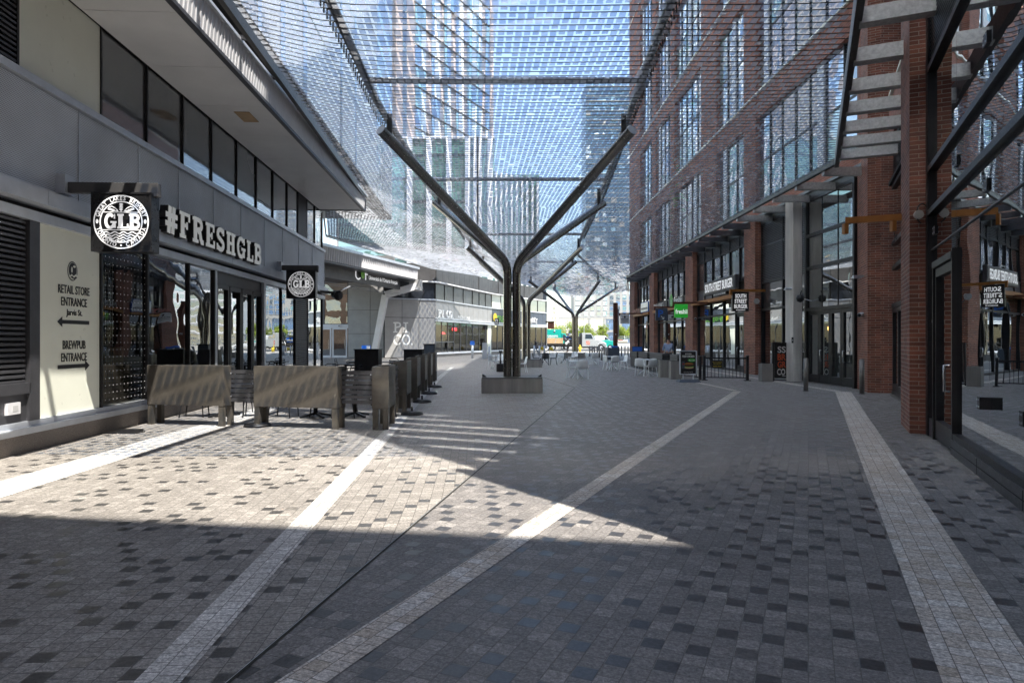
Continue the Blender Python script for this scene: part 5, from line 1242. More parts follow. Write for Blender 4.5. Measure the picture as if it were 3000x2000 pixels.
def put(k, px, Y, rz, label):
    P = (XW(px, Y), Y, 0); o, n = use[k]
    place(o, P, R(rz), label) if n == 0 else dup(o, P, R(rz), label); use[k][1] += 1
put('t', 1690, 28.3, 8, 'white table with chairs in front, nearest in the middle of the plaza')
put('w', 1708, 27.7, 172, 'white chair with its back to the viewer at the nearest middle table')
put('w', 1676, 28.6, 75, 'white chair on the left of the nearest middle table')
put('t', 1891, 30.2, 20, 'white table beside the fenced patio on the right')
put('w', 1878, 30.0, 150, 'white chair on the left of the pair by the fenced patio')
put('w', 1906, 29.6, 200, 'white chair on the right of the pair by the fenced patio')
put('t', 1792, 36.0, 10, 'white table with three chairs, centre right beyond the middle table')
put('w', 1782, 36.2, 110, 'white chair left of the three-chair table')
put('w', 1799, 35.3, 190, 'white chair with its back turned at the three-chair table')
put('w', 1824, 36.6, -75, 'white chair side-on at the right of the three-chair table')
put('t', 1737, 45.0, 0, 'white table right of the farthest column bench')
put('w', 1726, 45, 100, 'white chair on the left of the table by the farthest column bench')
put('w', 1742, 44.2, 185, 'white chair in front of the table by the farthest column bench')
put('w', 1444, 37.5, 60, 'white chair on the outer left beside the nearest column')
put('t', 1452, 37.9, 12, 'white table left of the nearest column pipes')
put('w', 1460, 38.6, -40, 'white chair right of the table left of the nearest column')
put('w', 1530, 33.2, -80, 'white chair half hidden just right of the nearest column')
put('b', 1570, 43.5, 90, 'black chair facing right at the black table')
put('b', 1598, 42.6, 180, 'black chair with its back turned at the black table')
put('b', 1622, 43.3, -90, 'black chair facing left at the black table')
place(btb, (XW(1596, 43.4), 43.4, 0), 0)
gw = [(1640, 46.4, 90, 'white chair left of the sunlit grey table by the farthest column'), (1676, 46, -80, 'white chair right of the sunlit grey table by the farthest column'), (1682, 47.4, -20, 'white chair behind the sunlit grey table by the farthest column')]
for a in gw: put('w', *a)
gtb = plaza_table('alu_d', 'plaza_table', 'grey table standing in sun before the farthest column', None); gtb.pop('group', None); place(gtb, (XW(1654, 46.6), 46.6, 0), .1)
yc = shell_chair('yellow', 'yellow', 'plaza_chair', 'yellow chair left of the truck wheel by the road', 'yellow chairs at the plaza end'); place(yc, (XW(1588, 82), 82, 0), R(180))
dup(yc, (XW(1615, 81), 81, 0), R(175), 'yellow chair in front of the truck wheel by the road')
def bollard(m='alu', h=1.02, r=.075, label='', group=None):
    t = thing('bollard', label, 'bollard', (0, 0, 0), group); b = MB(); b.cyl((0, 0, 0), r, h, 18, m); b.cyl((0, 0, h), r, .015, 18, m, r*.8); part(b, 'post', t)
    b = MB(); b.cyl((0, 0, 0.001), r*1.35, .012, 18, 'alu_d'); part(b, 'base_ring', t); return t
bz = plain_b = M.setdefault('bolm', plain('bollard_bronze_grey', (.20, .185, .17), .42, .6, .12, 4)); 
b1 = bollard('bolm', 1.03, .07, 'grey steel bollard standing in front of the entrance doors', 'grey steel bollards'); place(b1, (XW(2361, 21.), 21., 0), 0)
dup(b1, (XW(2525, 19.9), 19.9, 0), 0, 'grey steel bollard close against the brick pillar')
fb = [(1763, 54), (1770, 52), (1779, 50), (1728, 66), (1735, 66.5), (1742, 67), (1750, 64), (1756, 62), (1812, 66), (1821, 68), (1831, 70), (1840, 67)]
fl_ = ['left of the three tall bollards right of the last column', 'middle of the three tall bollards right of the last column', 'right of the three tall bollards right of the last column', 'first thin bollard under the truck bonnet', 'second thin bollard under the truck bonnet', 'third thin bollard under the truck bonnet', 'fourth thin bollard under the truck bonnet', 'fifth thin bollard under the truck bonnet', 'first bollard right of the rusted pylon', 'second bollard right of the rusted pylon', 'third bollard right of the rusted pylon', 'last bollard right of the rusted pylon']
for (px, Y), L in zip(fb, fl_): dup(b1, (XW(px, Y), Y, 0), 0, L)
b2 = bollard('alu', 1.05, .1, 'left pale bollard by the walking person', 'pale steel bollards'); place(b2, (XW(1565, 71), 71, 0), 0)
dup(b2, (XW(1580, 70), 70, 0), 0, 'middle pale bollard by the walking person'); dup(b2, (XW(1595, 71), 71, 0), 0, 'right pale bollard by the walking person')
b3_ = bollard('alu', 1.35, .11, 'pale post with a notice before the pizza bar windows', 'pale steel bollards'); place(b3_, (XW(1384, 60), 60, 0), 0); b = MB(); b.box(-.2, .2, -.14, -.11, 1.2, 1.55, 'bluel'); o = b.build('notice_plate'); o.parent = b3_
dup(b2, (XW(1433, 60), 60, 0), 0, 'pale bollard right of the square metal stand by the pizza bar')
t = thing('metal_stand', 'square pale metal stand in sunlight before the pizza bar', 'stand', (XW(1420, 58), 58, 0)); x = XW(1420, 58); b = MB(); b.box(x-.2, x+.2, 57.8, 58.2, 0, 1.4, 'alu'); part(b, 'body', t, bevel=.01); b = MB(); b.box(x-.21, x+.21, 57.79, 58.21, 1.4, 1.43, 'alu_d'); part(b, 'lid', t)
# black loudspeaker box with pole, left of nearest column
t = thing('umbrella_base', 'black square weight with a short pole left of the nearest column', 'umbrella base', (XW(1466, 34), 34, 0)); x = XW(1466, 34); b = MB(); b.box(x-.2, x+.2, 33.8, 34.2, 0, .42, 'black'); part(b, 'weight', t, bevel=.02); b = MB(); b.cyl((x, 34, .42), .04, .55, 10, 'black'); b.cyl((x, 34, .97), .08, .12, 10, 'black'); part(b, 'pole', t)
# right-hand fenced patio
def fence_panel(p, q, h, label, bars=11):
    t = thing('patio_fence', label, 'fence', (p[0], p[1], 0), 'black metal fence panels of the burger patio'); P, Q = Vector((*p, 0)), Vector((*q, 0)); Z = lambda v, z: Vector((v.x, v.y, z))
    b = MB(); b.bar(Z(P, h-.03), Z(Q, h-.03), .05, .06, 'black'); b.bar(Z(P, .12), Z(Q, .12), .03, .04, 'black'); part(b, 'rail', t)
    b = MB()
    for k in range(1, bars): v = P.lerp(Q, k/bars); b.bar(Z(v, .12), Z(v, h-.05), .018, .018, 'black')
    part(b, 'bars', t)
    for v in (P, Q):
        b = MB(); b.box(v.x-.05, v.x+.05, v.y-.05, v.y+.05, 0, h+.05, 'black'); b.box(v.x-.11, v.x+.11, v.y-.11, v.y+.11, 0, .03, 'black'); b.box(v.x-.06, v.x+.06, v.y-.06, v.y+.06, h+.05, h+.09, 'alu_d'); part(b, 'post', t)
    return t
fn = fence_panel((7.72, 26.75), (9.35, 26.45), .92, 'black barred fence panel with a yellow notice, facing the viewer', 12)
fence_panel((7.15, 28.6), (7.6, 26.9), .9, 'short barred fence panel behind the sandwich board', 6)
t = thing('fence_notice', 'black notice with yellow print hanging on the barred fence', 'sign', (8.1, 26.6, .6)); b = MB(); b.box(7.98, 8.42, 26.60, 26.62, .50, .82, 'black'); part(b, 'board', t); b = MB()
for z, w_, s_ in ((.74, .36, 'Patron Contracting'), (.67, .30, 'PATIO SEATING'), (.57, .34, 'PLEASE WAIT')): b.text(fit(T(s_, 1, .01), w_, .04), (8.2, 26.595, z), (1, 0, 0), up, 'yellow')
part(b, 'lettering', t)
PBX = 'dark bar fronted boxes of the right patio'
for k, (y0, y1, L) in enumerate(((38.2, 40.3, 'farthest dark slatted patio box on the right'), (35.4, 37.9, 'second dark slatted patio box from the far end'), (32.0, 35.0, 'dark slatted patio box beside the white chair pair'), (29.2, 30.6, 'short dark patio box behind the sandwich board'))):
    x = 7.15+.01*(40-y0); t = thing('patio_barrier', L, 'barrier', (x, y0, 0), PBX); b = MB(); b.box(x, x+.35, y0, y1, .05, .92, 'black'); part(b, 'body', t, bevel=.01); b = MB()
    for z in (.72, .84): b.box(x-.012, x-.0005, y0+.05, y1-.05, z, z+.06, 'alu_d'); b.box(x+.05, x+.3, y0-.012, y0-.0005, z, z+.06, 'alu_d')
    part(b, 'slat', t); b = MB(); b.box(x-.01, x+.36, y0-.01, y1+.01, .92, .96, 'alu_d'); part(b, 'top', t)
for k, (px, Y, h, L) in enumerate(((1945, 29.0, .75, 'left concrete bin box behind the sandwich board'), (1977, 27.6, .74, 'right concrete bin box beside the sandwich board'), (2243, 25.95, .7, 'concrete bin box beside the tall black menu gate'))):
    x = XW(px, Y); t = thing('planter_cube', L, 'planter', (x, Y, 0), 'square concrete planters on the right'); b = MB(); b.box(x-.21, x+.21, Y-.2, Y+.2, 0, h, 'conc_d'); part(b, 'body', t, bevel=.012); b = MB(); b.box(x-.17, x+.17, Y-.16, Y+.16, h+.001, h+.008, 'void'); part(b, 'soil', t)
# sandwich board on a water base
t = thing('sandwich_board', 'black fried chicken poster board in a silver frame on a grey base', 'sign', (6.75, 25.7, 0)); x0, x1, y = XW(1992, 25.6), XW(2040, 25.6), 25.6; z0, z1 = .30, 1.2
b = MB(); b.hexa([(x0-.1, y-.3, 0), (x1+.12, y-.3, 0), (x1+.12, y+.3, 0), (x0-.1, y+.3, 0)], [(x0-.04, y-.2, .1), (x1+.06, y-.2, .1), (x1+.06, y+.2, .1), (x0-.04, y+.2, .1)], 'navy'); b.box(x0+.1, x0+.14, y-.02, y+.02, .1, .32, 'alu'); b.box(x1-.14, x1-.1, y-.02, y+.02, .1, .32, 'alu'); part(b, 'base', t, bevel=.02)
b = MB(); b.box(x0, x1, y-.02, y+.02, z0, z1, 'blackp'); part(b, 'poster', t); b = MB()
for q in ((x0-.02, x0+.025, z0, z1), (x1-.025, x1+.02, z0, z1), (x0+.025, x1-.025, z0-.02, z0+.025), (x0+.025, x1-.025, z1-.025, z1+.02)): b.box(q[0], q[1], y-.035, y+.03, q[2], q[3], 'alu')
part(b, 'frame', t); b = MB(); xm = (x0+x1)/2
b.text(fit(T('SOUTHERN', 1, .01), .24, .05), (xm, y-.024, 1.08), (1, 0, 0), up, 'lett'); b.text(fit(T('FRIED CHICKEN', 1, .02), .46, .08), (xm, y-.024, .99), (1, 0, 0), up, 'lett'); b.text(fit(T('SOUTH STREET BURGER', 1, .0), .36, .035), (xm, y-.024, .385), (1, 0, 0), up, 'letg'); part(b, 'lettering', t)
b = MB(); WF = Fr(0, y, 1, 0, 1); WF.nv = (0, -1); disc(b, WF, xm+.13, .84, .024, .15, .07, 'green'); b.text(fit(T('Make it a Combo!', 1, .0), .22, .05), (xm+.13, y-.03, .84), (1, 0, 0), up, 'lett'); part(b, 'green_badge', t)
b = MB(); disc(b, WF, xm+.02, .56, .023, .19, .04, 'wood'); disc(b, WF, xm+.02, .60, .025, .20, .03, 'green'); disc(b, WF, xm+.02, .63, .027, .17, .035, 'corten'); disc(b, WF, xm+.02, .68, .029, .18, .07, 'orange', 20, 0, 180); b.box(xm-.25, xm-.14, y-.028, y-.022, .52, .80, 'navy'); disc(b, WF, xm-.195, .70, .03, .035, .035, 'redl'); part(b, 'food_picture', t)
# tall black menu gate
t = thing('menu_gate', 'tall black gate panel with grey and orange stacked letters', 'sign', (10.6, 26.1, 0)); Y = 26.1; x0, x1 = XW(2263, Y), XW(2317, Y)
b = MB(); b.box(x0+.08, x1-.1, Y-.02, Y+.02, .12, 1.47, 'blackp'); part(b, 'panel', t); b = MB(); b.box(x0-.02, x0+.06, Y-.04, Y+.04, 0, 1.52, 'black'); b.box(x1-.06, x1+.02, Y-.04, Y+.04, 0, 1.52, 'black'); b.box(x0+.06, x1-.06, Y-.03, Y+.03, 1.47, 1.52, 'black'); b.box(x0+.06, x1-.06, Y-.03, Y+.03, .04, .08, 'black'); part(b, 'frame', t)
b = MB(); xm = (x0+x1)/2-.01
for s_, z, m in (('SS', 1.24, 'letg'), ('BR', .95, 'orgl'), ('GR', .66, 'orgl'), ('CO', .37, 'letg')): b.text(fit(T(s_, 1, .02), .32, .25), (xm-(.0 if s_ != 'CO' else .02), Y-.025, z), (1, 0, 0), up, m)
b.box(xm+.02, xm+.16, Y-.026, Y-.021, .2, .225, 'letg'); part(b, 'lettering', t)
t = thing('intercom_plate', 'small dark intercom plate on the concrete column', 'intercom', (10.95, 25.7, 1.5)); b = MB(); b.box(10.8, 10.87, 25.70, 25.72, 1.5, 1.72, 'black'); part(b, 'plate', t)
b = MB(); b.box(10.82, 10.85, 25.694, 25.699, 1.58, 1.64, 'letg'); part(b, 'button', t)
# screen display beside far patio
t = thing('menu_screen', 'dark framed menu screen behind the far patio boxes', 'sign', (8.0, 39, 1)); b = MB(); b.box(XW(1852, 39), XW(1882, 39), 38.98, 39.04, .95, 1.25, 'black'); part(b, 'frame', t); b = MB(); b.box(XW(1853, 39), XW(1881, 39), 38.97, 38.979, .98, 1.22, 'bluel'); part(b, 'screen', t); b = MB(); b.cyl((XW(1867, 39), 39.05, 0), .03, .95, 8, 'black'); part(b, 'stand', t)
t = thing('rusted_pylon', 'tall narrow rusted steel pylon beside the bollards', 'pylon', (XW(1803, 60), 60, 0)); x = XW(1803, 60); b = MB(); b.box(x-.17, x+.17, 59.7, 60.3, 0, W(0, 887, 60)[2], 'corten'); part(b, 'post', t, bevel=.01); b = MB(); b.box(x+.171, x+.3, 59.8, 60.2, 1.9, 4.4, 'letg'); part(b, 'side_box', t); b = MB(); b.cyl((x-.02, 59.69, 2.1), .05, .1, 8, 'alu'); part(b, 'lamp_head', t)
t = thing('utility_cabinet', 'low dark cabinet with a blue top between the chairs and the pylon', 'cabinet', (XW(1805, 56), 56, 0)); b = MB(); b.box(XW(1775, 56), XW(1814, 56), 55.8, 56.4, 0, 1.0, 'navy'); part(b, 'body', t, bevel=.02); b = MB(); b.box(XW(1792, 56), XW(1808, 56), 55.79, 56.41, 1.0, 1.14, 'bluel'); part(b, 'top', t)
# ================================================================= lamps inside the pizza bar (they are lit in the photo)
M['glow'] = emis('lit_globe', (1., .55, .15), 5.); M['neon'] = emis('red_neon', (1., .04, .06), 4.)
f, l = SEG[1]
t = thing('globe_lamp', 'glowing orange globe lamp behind the left pizza bar window', 'lamp', f.p(.5, -.8, 2.7)); b = MB(); o = Vector(f.p(.75, -.7, 2.72))
b.tube([o+Vector((0, 0, .3*math.sin(R(a)))) for a in range(-85, 90, 17)], [.3*math.cos(R(a)) for a in range(-85, 90, 17)], 14, 'glow'); part(b, 'globe', t); b = MB(); b.tube([o+Vector((0, 0, .3)), o+Vector((0, 0, .68))], .02, 6, 'black'); part(b, 'cord', t)
for (sg, s, z, w_, L) in ((1, 2.9, 2.3, .8, 'small red neon sign in the left pizza bar window'), (2, 1.2, 2.75, 1.3, 'red neon open sign in the right pizza bar window')):
    f, l = SEG[sg]; t = thing('neon_sign', L, 'sign', f.p(s, -.5, z)); b = MB(); tv = T('OPEN' if sg == 2 else 'pizza', 1, .0, 1, .02); b.text(fit(tv, w_, .3), f.p(s, -.4, z), (f.d[0], f.d[1], 0), up, 'neon'); part(b, 'tube', t)
    b = MB(); b.fb(f, s-w_/2, s+w_/2, -.5, -.45, z-.2, z+.2, 'black'); part(b, 'back_plate', t)
# ================================================================= street: vehicles
def wheel(par, x, y, r, w, side=-1):
    b = MB(); b.tube([(x, y-w/2, r), (x, y+w/2, r)], r, 22, 'tyre'); wh = part(b, 'wheel', par); b = MB(); b.tube([(x, y+side*(w/2+.012), r), (x, y+side*(w/2-.05), r)], r*.55, 16, 'alu'); part(b, 'rim', wh)
def extr(b, prof, y0, y1, m): b.hexa([(x, y0, z) for x, z in prof], [(x, y1, z) for x, z in prof], m)
YT = 104; X = lambda px: XW(px, YT)
tr = thing('flatbed_truck', 'silver flatbed truck with timber side boards and orange door decal, parked on the road', 'truck', (X(1690), YT, 0))
b = MB(); extr(b, [(X(1703), .62), (X(1773), .62), (X(1773), 1.05), (X(1768), 1.42), (X(1748), 1.72), (X(1741), 1.76), (X(1730), 2.62), (X(1727), 2.72), (X(1706), 2.74), (X(1703), 2.6)], YT-1.05, YT+1.05, 'vsilver'); part(b, 'cab', tr, bevel=.05)
b = MB(); extr(b, [(X(1712), 1.85), (X(1735), 1.85), (X(1730), 2.52), (X(1713), 2.55)], YT-1.062, YT-1.052, 'vglass'); part(b, 'side_window', tr)
b = MB(); b.hexa([(X(1741.5), YT-.95, 1.8), (X(1741.5), YT+.95, 1.8), (X(1731), YT+.9, 2.6), (X(1731), YT-.9, 2.6)], [(X(1742.2), YT-.95, 1.8), (X(1742.2), YT+.95, 1.8), (X(1731.7), YT+.9, 2.6), (X(1731.7), YT-.9, 2.6)], 'vglass'); part(b, 'windscreen', tr)
b = MB(); b.box(X(1715), X(1725.5), YT-1.065, YT-1.052, .95, 1.5, 'orgl'); 
for k in range(3): b.bar((X(1716)+k*.17, YT-1.07, 1.0), (X(1718)+k*.17, YT-1.07, 1.45), .008, .04, 'lett')
part(b, 'door_decal', tr)
b = MB(); c = X(1760); b.tube([(c+.75*math.cos(R(a)), YT-1.02, .48+.75*math.sin(R(a))) for a in range(0, 181, 15)], .1, 8, 'vsilver'); part(b, 'wheel_arch', tr)
b = MB(); b.box(X(1771), X(1775), YT-1.1, YT+1.1, .45, .72, 'alu'); part(b, 'bumper', tr); b = MB(); b.box(X(1770.5), X(1773.2), YT-1.02, YT-.75, 1.0, 1.2, 'lett'); part(b, 'headlight', tr); b = MB(); b.box(X(1770.5), X(1773.2), YT+.75, YT+1.02, 1.0, 1.2, 'lett'); part(b, 'headlight', tr)
b = MB(); b.box(X(1698), X(1702.5), YT-1.0, YT+1.0, .7, 2.75, 'black'); part(b, 'exhaust_stack', tr)
b = MB(); b.box(X(1590), X(1700), YT-.9, YT+.9, .62, .85, 'black'); b.box(X(1700.2), X(1776)-.4, YT-.85, YT+.85, .42, .61, 'black'); part(b, 'chassis', tr)
b = MB(); b.box(X(1585), X(1648), YT-1.15, YT-1.08, 1.15, 1.98, 'wood'); b.box(X(1585), X(1648), YT+1.08, YT+1.15, 1.15, 1.98, 'wood'); b.box(X(1585), X(1698), YT-1.15, YT+1.15, .86, 1.14, 'steel_d'); part(b, 'flatbed', tr)
b = MB()
for px in (1588, 1606, 1645): b.box(X(px), X(px)+.1, YT-1.19, YT-1.152, 1.1, 2.0, 'wood')
b.bar((X(1624), YT-1.17, 1.15), (X(1629), YT-1.17, 1.98), .03, .1, 'walkc'); part(b, 'stake', tr)
b = MB(); b.box(X(1655), X(1697), YT-.9, YT+.9, 1.15, 2.2, 'tyre')
for k in range(40):
    x, z = rnd.uniform(X(1655), X(1680)), rnd.uniform(1.2, 2.6); b.box(x, x+.4, YT-1.0, YT-.5, z, z+.12, rnd.choice(('tyre', 'alu_d', 'letg', 'bluel')))
part(b, 'machinery', tr)
for px in (1602, 1618, 1758): wheel(tr, X(px), YT-.9, .5, .3); wheel(tr, X(px), YT+.9, .5, .3, 1)
YB = 113; X2 = lambda px: XW(px, YB)
tb = thing('box_truck', 'teal box truck with white lettering behind the flatbed truck', 'truck', (X2(1620), YB, 0))
b = MB(); b.box(X2(1568), X2(1643), YB-1.2, YB+1.2, 1.0, W(0, 965, YB)[2], 'teal'); part(b, 'box_body', tb, bevel=.03)
b = MB(); b.text(fit(T('TORONTO', 1, .03), 1.95, .33), (X2(1616.5), YB-1.22, W(0, 984.5, YB)[2]), (1, 0, 0), up, 'lett'); b.text(fit(T('HYDRO', 1, .03), 1.4, .33), (X2(1612), YB-1.22, W(0, 991.5, YB)[2]), (1, 0, 0), up, 'lett'); part(b, 'lettering', tb)
b = MB(); b.hexa([(X2(1621), YB-1.215, 2.85), (X2(1624), YB-1.215, 2.85), (X2(1626), YB-1.215, 3.1), (X2(1619), YB-1.215, 3.1)], [(X2(1621), YB-1.205, 2.85), (X2(1624), YB-1.205, 2.85), (X2(1626), YB-1.205, 3.1), (X2(1619), YB-1.205, 3.1)], 'navy'); b.box(X2(1622), X2(1625), YB-1.215, YB-1.205, 3.12, 3.32, 'lett'); part(b, 'logo', tb)
b = MB(); extr(b, [(X2(1644), .6), (X2(1668), .6), (X2(1668), 1.5), (X2(1662), 1.7), (X2(1655), 2.75), (X2(1644), 2.85)], YB-1.1, YB+1.1, 'teal'); part(b, 'cab', tb, bevel=.06); b = MB(); extr(b, [(X2(1647), 1.8), (X2(1658), 1.8), (X2(1654), 2.6), (X2(1647), 2.6)], YB-1.112, YB-1.102, 'vglass'); part(b, 'side_window', tb)
for px in (1580, 1658): wheel(tb, X2(px), YB-.95, .48, .3); wheel(tb, X2(px), YB+.95, .48, .3, 1)
YC = 110; X3 = lambda px: XW(px, YC)
tc = thing('utility_truck', 'white and teal utility truck half hidden behind the silver bonnet', 'truck', (X3(1770), YC, 0))
b = MB(); extr(b, [(X3(1716), .5), (X3(1802), .5), (X3(1802), 1.2), (X3(1795), 1.5), (X3(1782), 1.62), (X3(1716), 1.62)], YC-1, YC+1, 'teal'); part(b, 'lower_body', tc, bevel=.06)
b = MB(); extr(b, [(X3(1738), 1.63), (X3(1784), 1.63), (X3(1775), 2.1), (X3(1770), 2.35), (X3(1745), 2.4)], YC-.95, YC+.95, 'vwhite'); part(b, 'cab', tc, bevel=.06); b = MB(); extr(b, [(X3(1769), 1.68), (X3(1782), 1.68), (X3(1774), 2.1), (X3(1769), 2.2)], YC-.962, YC-.952, 'vglass'); part(b, 'side_window', tc); b = MB(); b.box(X3(1797), X3(1802.3), YC-1.01, YC-.7, 1.15, 1.35, 'lett'); part(b, 'headlight', tc)
wheel(tc, X3(1785), YC-.9, .45, .28); wheel(tc, X3(1730), YC-.9, .45, .28)
YD = 118; X4 = lambda px: XW(px, YD)
def car(x, y, body, label, L=4.4):
    t = thing('parked_car', label, 'car', (x, y, 0), 'cars parked across the road')
    b = MB(); extr(b, [(x-L/2, .3), (x+L/2, .3), (x+L/2, .75), (x+L/2-.15, .9), (x+1.0, 1.0), (x-L/2+.1, 1.0), (x-L/2, .8)], y-.88, y+.88, body); part(b, 'body', t, bevel=.08)
    b = MB(); extr(b, [(x-1.9, 1.0), (x+1.1, 1.0), (x+.5, 1.5), (x-1.4, 1.55)], y-.8, y+.8, 'vglass'); part(b, 'cabin', t, bevel=.06); b = MB(); extr(b, [(x-1.4, 1.551), (x+.5, 1.501), (x+.3, 1.57), (x-1.2, 1.61)], y-.7, y+.7, body); part(b, 'roof', t)
    for dx in (-1.35, 1.4): wheel(t, x+dx, y-.8, .34, .22)
car(X4(1668), 117, 'vwhite', 'pale car just visible between the trucks'); car(X4(1826), 118, 'vwhite', 'white car right of the rusted pylon'); car(X4(1560), 118, 'bluel', 'blue car seen past the end of the curved wing')
t = thing('fire_hydrant', 'yellow fire hydrant at the right of the farthest column', 'hydrant', (XW(1699, 92), 92, 0)); x = XW(1699, 92); b = MB(); b.cyl((x, 92, 0), .16, .75, 12, 'yellow'); b.cyl((x, 92, .75), .19, .06, 12, 'yellow'); b.cyl((x, 92, .81), .15, .2, 12, 'yellow', .04); part(b, 'barrel', t); b = MB(); b.tube([(x-.3, 92, .55), (x+.3, 92, .55)], .08, 10, 'yellow'); part(b, 'nozzle', t)
# construction fence
t = thing('site_fence', 'grey mesh construction fence along the far side of the road', 'fence', (25, 130, 0))
b = MB()
for k in range(30): b.cyl((-2+k*2, 130, 0), .03, 2.6, 6, 'galv')
part(b, 'posts', t); b = MB()
for k in range(24): b.box(-2, 56, 129.99, 130.0, .1+k*.105, .115+k*.105, 'galv')
for k in range(400): b.box(-2+k*.145, -1.985+k*.145, 130.001, 130.01, .1, 2.55, 'galv')
part(b, 'mesh', t)
for k, (px, c_, L) in enumerate(((1832, 'vwhite', 'white banner hung on the site fence right of the pylon'), (1818, 'orgl', 'small orange banner hung on the site fence'), (1765, 'vwhite', 'pale banner on the site fence above the truck bonnet'))):
    x = XW(px, 129.8); b = MB(); b.box(x-.5, x+.5, 129.8, 129.83, .5 if k != 1 else 1.4, 1.7, c_); tag(b.build('fence_banner'), L, 'banner')
# pylon
t = thing('lattice_pylon', 'tall steel lattice power pylon on the horizon', 'pylon', (XW(1623, 300), 300, 0)); x = XW(1623, 300); zt = W(0, 897, 300)[2]; b = MB()
def wz(z): return 1.9*(1-z/zt)**1.3+.25
zs = [zt*k/9 for k in range(10)]
for sx in (-1, 1):
    for sy in (-1, 1):
        for p, q in zip(zs[:-1], zs[1:]): b.bar((x+sx*wz(p), 300+sy*wz(p), p), (x+sx*wz(q), 300+sy*wz(q), q), .14, .14, 'clad_d')
for p, q in zip(zs[:-1], zs[1:]):
    for sy in (-1, 1): b.bar((x-wz(p), 300+sy*wz(p), p), (x+wz(q), 300+sy*wz(q), q), .08, .08, 'clad_d'); b.bar((x+wz(p), 300+sy*wz(p), p), (x-wz(q), 300+sy*wz(q), q), .08, .08, 'clad_d')
part(b, 'lattice', t)
for z, w_ in ((zt*.93, 1.2), (zt*.82, 2.2), (zt*.68, 1.7)):
    b = MB(); b.bar((x-w_, 300, z), (x+w_, 300, z), .14, .14, 'clad_d'); b.bar((x-w_, 300, z), (x, 300, z+.5), .08, .08, 'clad_d'); b.bar((x+w_, 300, z), (x, 300, z+.5), .08, .08, 'clad_d'); part(b, 'cross_arm', t)
b = MB(); b.tube([(x-60+k*12, 300, zt*.78-.5*math.sin(k*.5)) for k in range(20)], .05, 4, 'clad_d'); tag(b.build('power_line'), 'thin power line strung past the lattice pylon', 'cable')
t = thing('street_lamp', 'thin pale street lamp pole in front of the far trees', 'lamp', (XW(1711, 128), 128, 0)); x = XW(1711, 128); b = MB(); b.tube([(x, 128, 0), (x, 128, 6.6)], [.09, .05], 8, 'galv'); part(b, 'pole', t); b = MB(); b.box(x-.1, x+.8, 127.9, 128.1, 6.6, 6.7, 'galv'); part(b, 'lamp_head', t)
# far trees
def tree(x, y, h, w, label, seed, n=1500):
    rr = random.Random(seed); t = thing('street_tree', label, 'tree', (x, y, 0), 'young trees beyond the road')
    b = MB(); b.tube([(x, y, 0), (x+.05, y, h*.35), (x-.05, y+.05, h*.75)], [.13, .09, .03], 8, 'bark')
    for k in range(7):
        a = rr.uniform(0, 6.28); z = h*rr.uniform(.3, .6); b.tube([(x, y, z), (x+.5*w*.6*math.cos(a), y+.5*w*.6*math.sin(a), z+h*.22)], [.05, .012], 5, 'bark')
    part(b, 'trunk', t); b = MB(); cl = []
    for k in range(16):
        a, q = rr.uniform(0, 6.28), rr.random()**.5; zz = rr.uniform(-1, 1); s = math.sqrt(max(0, 1-zz*zz*.8)); cl.append((x+w/2*.8*q*s*math.cos(a), y+w/2*.8*q*s*math.sin(a), h*.64+zz*h*.27, rr.uniform(.14, .26)*w))
    mi = b.mi('leaf')
    for k in range(n):
        c = rr.choice(cl); d = Vector((rr.gauss(0, 1), rr.gauss(0, 1), rr.gauss(0, .8))); d = d.normalized()*c[3]*rr.uniform(.45, 1.12); p = Vector(c[:3])+d; s = rr.uniform(.08, .17)
        u = Vector((rr.gauss(0, 1), rr.gauss(0, 1), rr.gauss(0, 1))).normalized()*s; v = u.orthogonal().normalized()*s*.7; i0 = len(b.v)
        b.v += [tuple(p-u), tuple(p+v), tuple(p+u), tuple(p-v)]; b.f.append([i0, i0+1, i0+2, i0+3]); b.m.append(mi); b.sm.append(False)
    part(b, 'crown', t)
for k, (px, Y, h, w_, L) in enumerate(((1636, 150, 4.9, 5.0, 'yellow green tree left of the farthest column, above the teal truck'), (1668, 155, 5.7, 4.6, 'tall yellow green tree just left of the farthest column pipes'), (1704, 148, 5.2, 3.6, 'yellow green tree just right of the farthest column pipes'), (1730, 146, 5.4, 4.4, 'rounded tree above the silver truck cab'), (1765, 140, 5.2, 2.9, 'small round tree between the truck cab and the pylon'), (1826, 142, 5.4, 3.9, 'bright tree right of the rusted pylon'), (1848, 146, 5.2, 4, 'bright tree at the edge of the brick building'), (1600, 158, 4.6, 5, 'tree mostly hidden behind the curved wing'))):
    tree(XW(px, Y), Y, h, w_, L, 50+k)
for k, (x, y) in enumerate(((50, 160), (58, 166), (67, 170), (77, 175))): tree(x, y, 8, 9, ['first', 'second', 'third', 'fourth'][k]+' green tree from the left of the row mirrored in the pub windows', 90+k, 900)
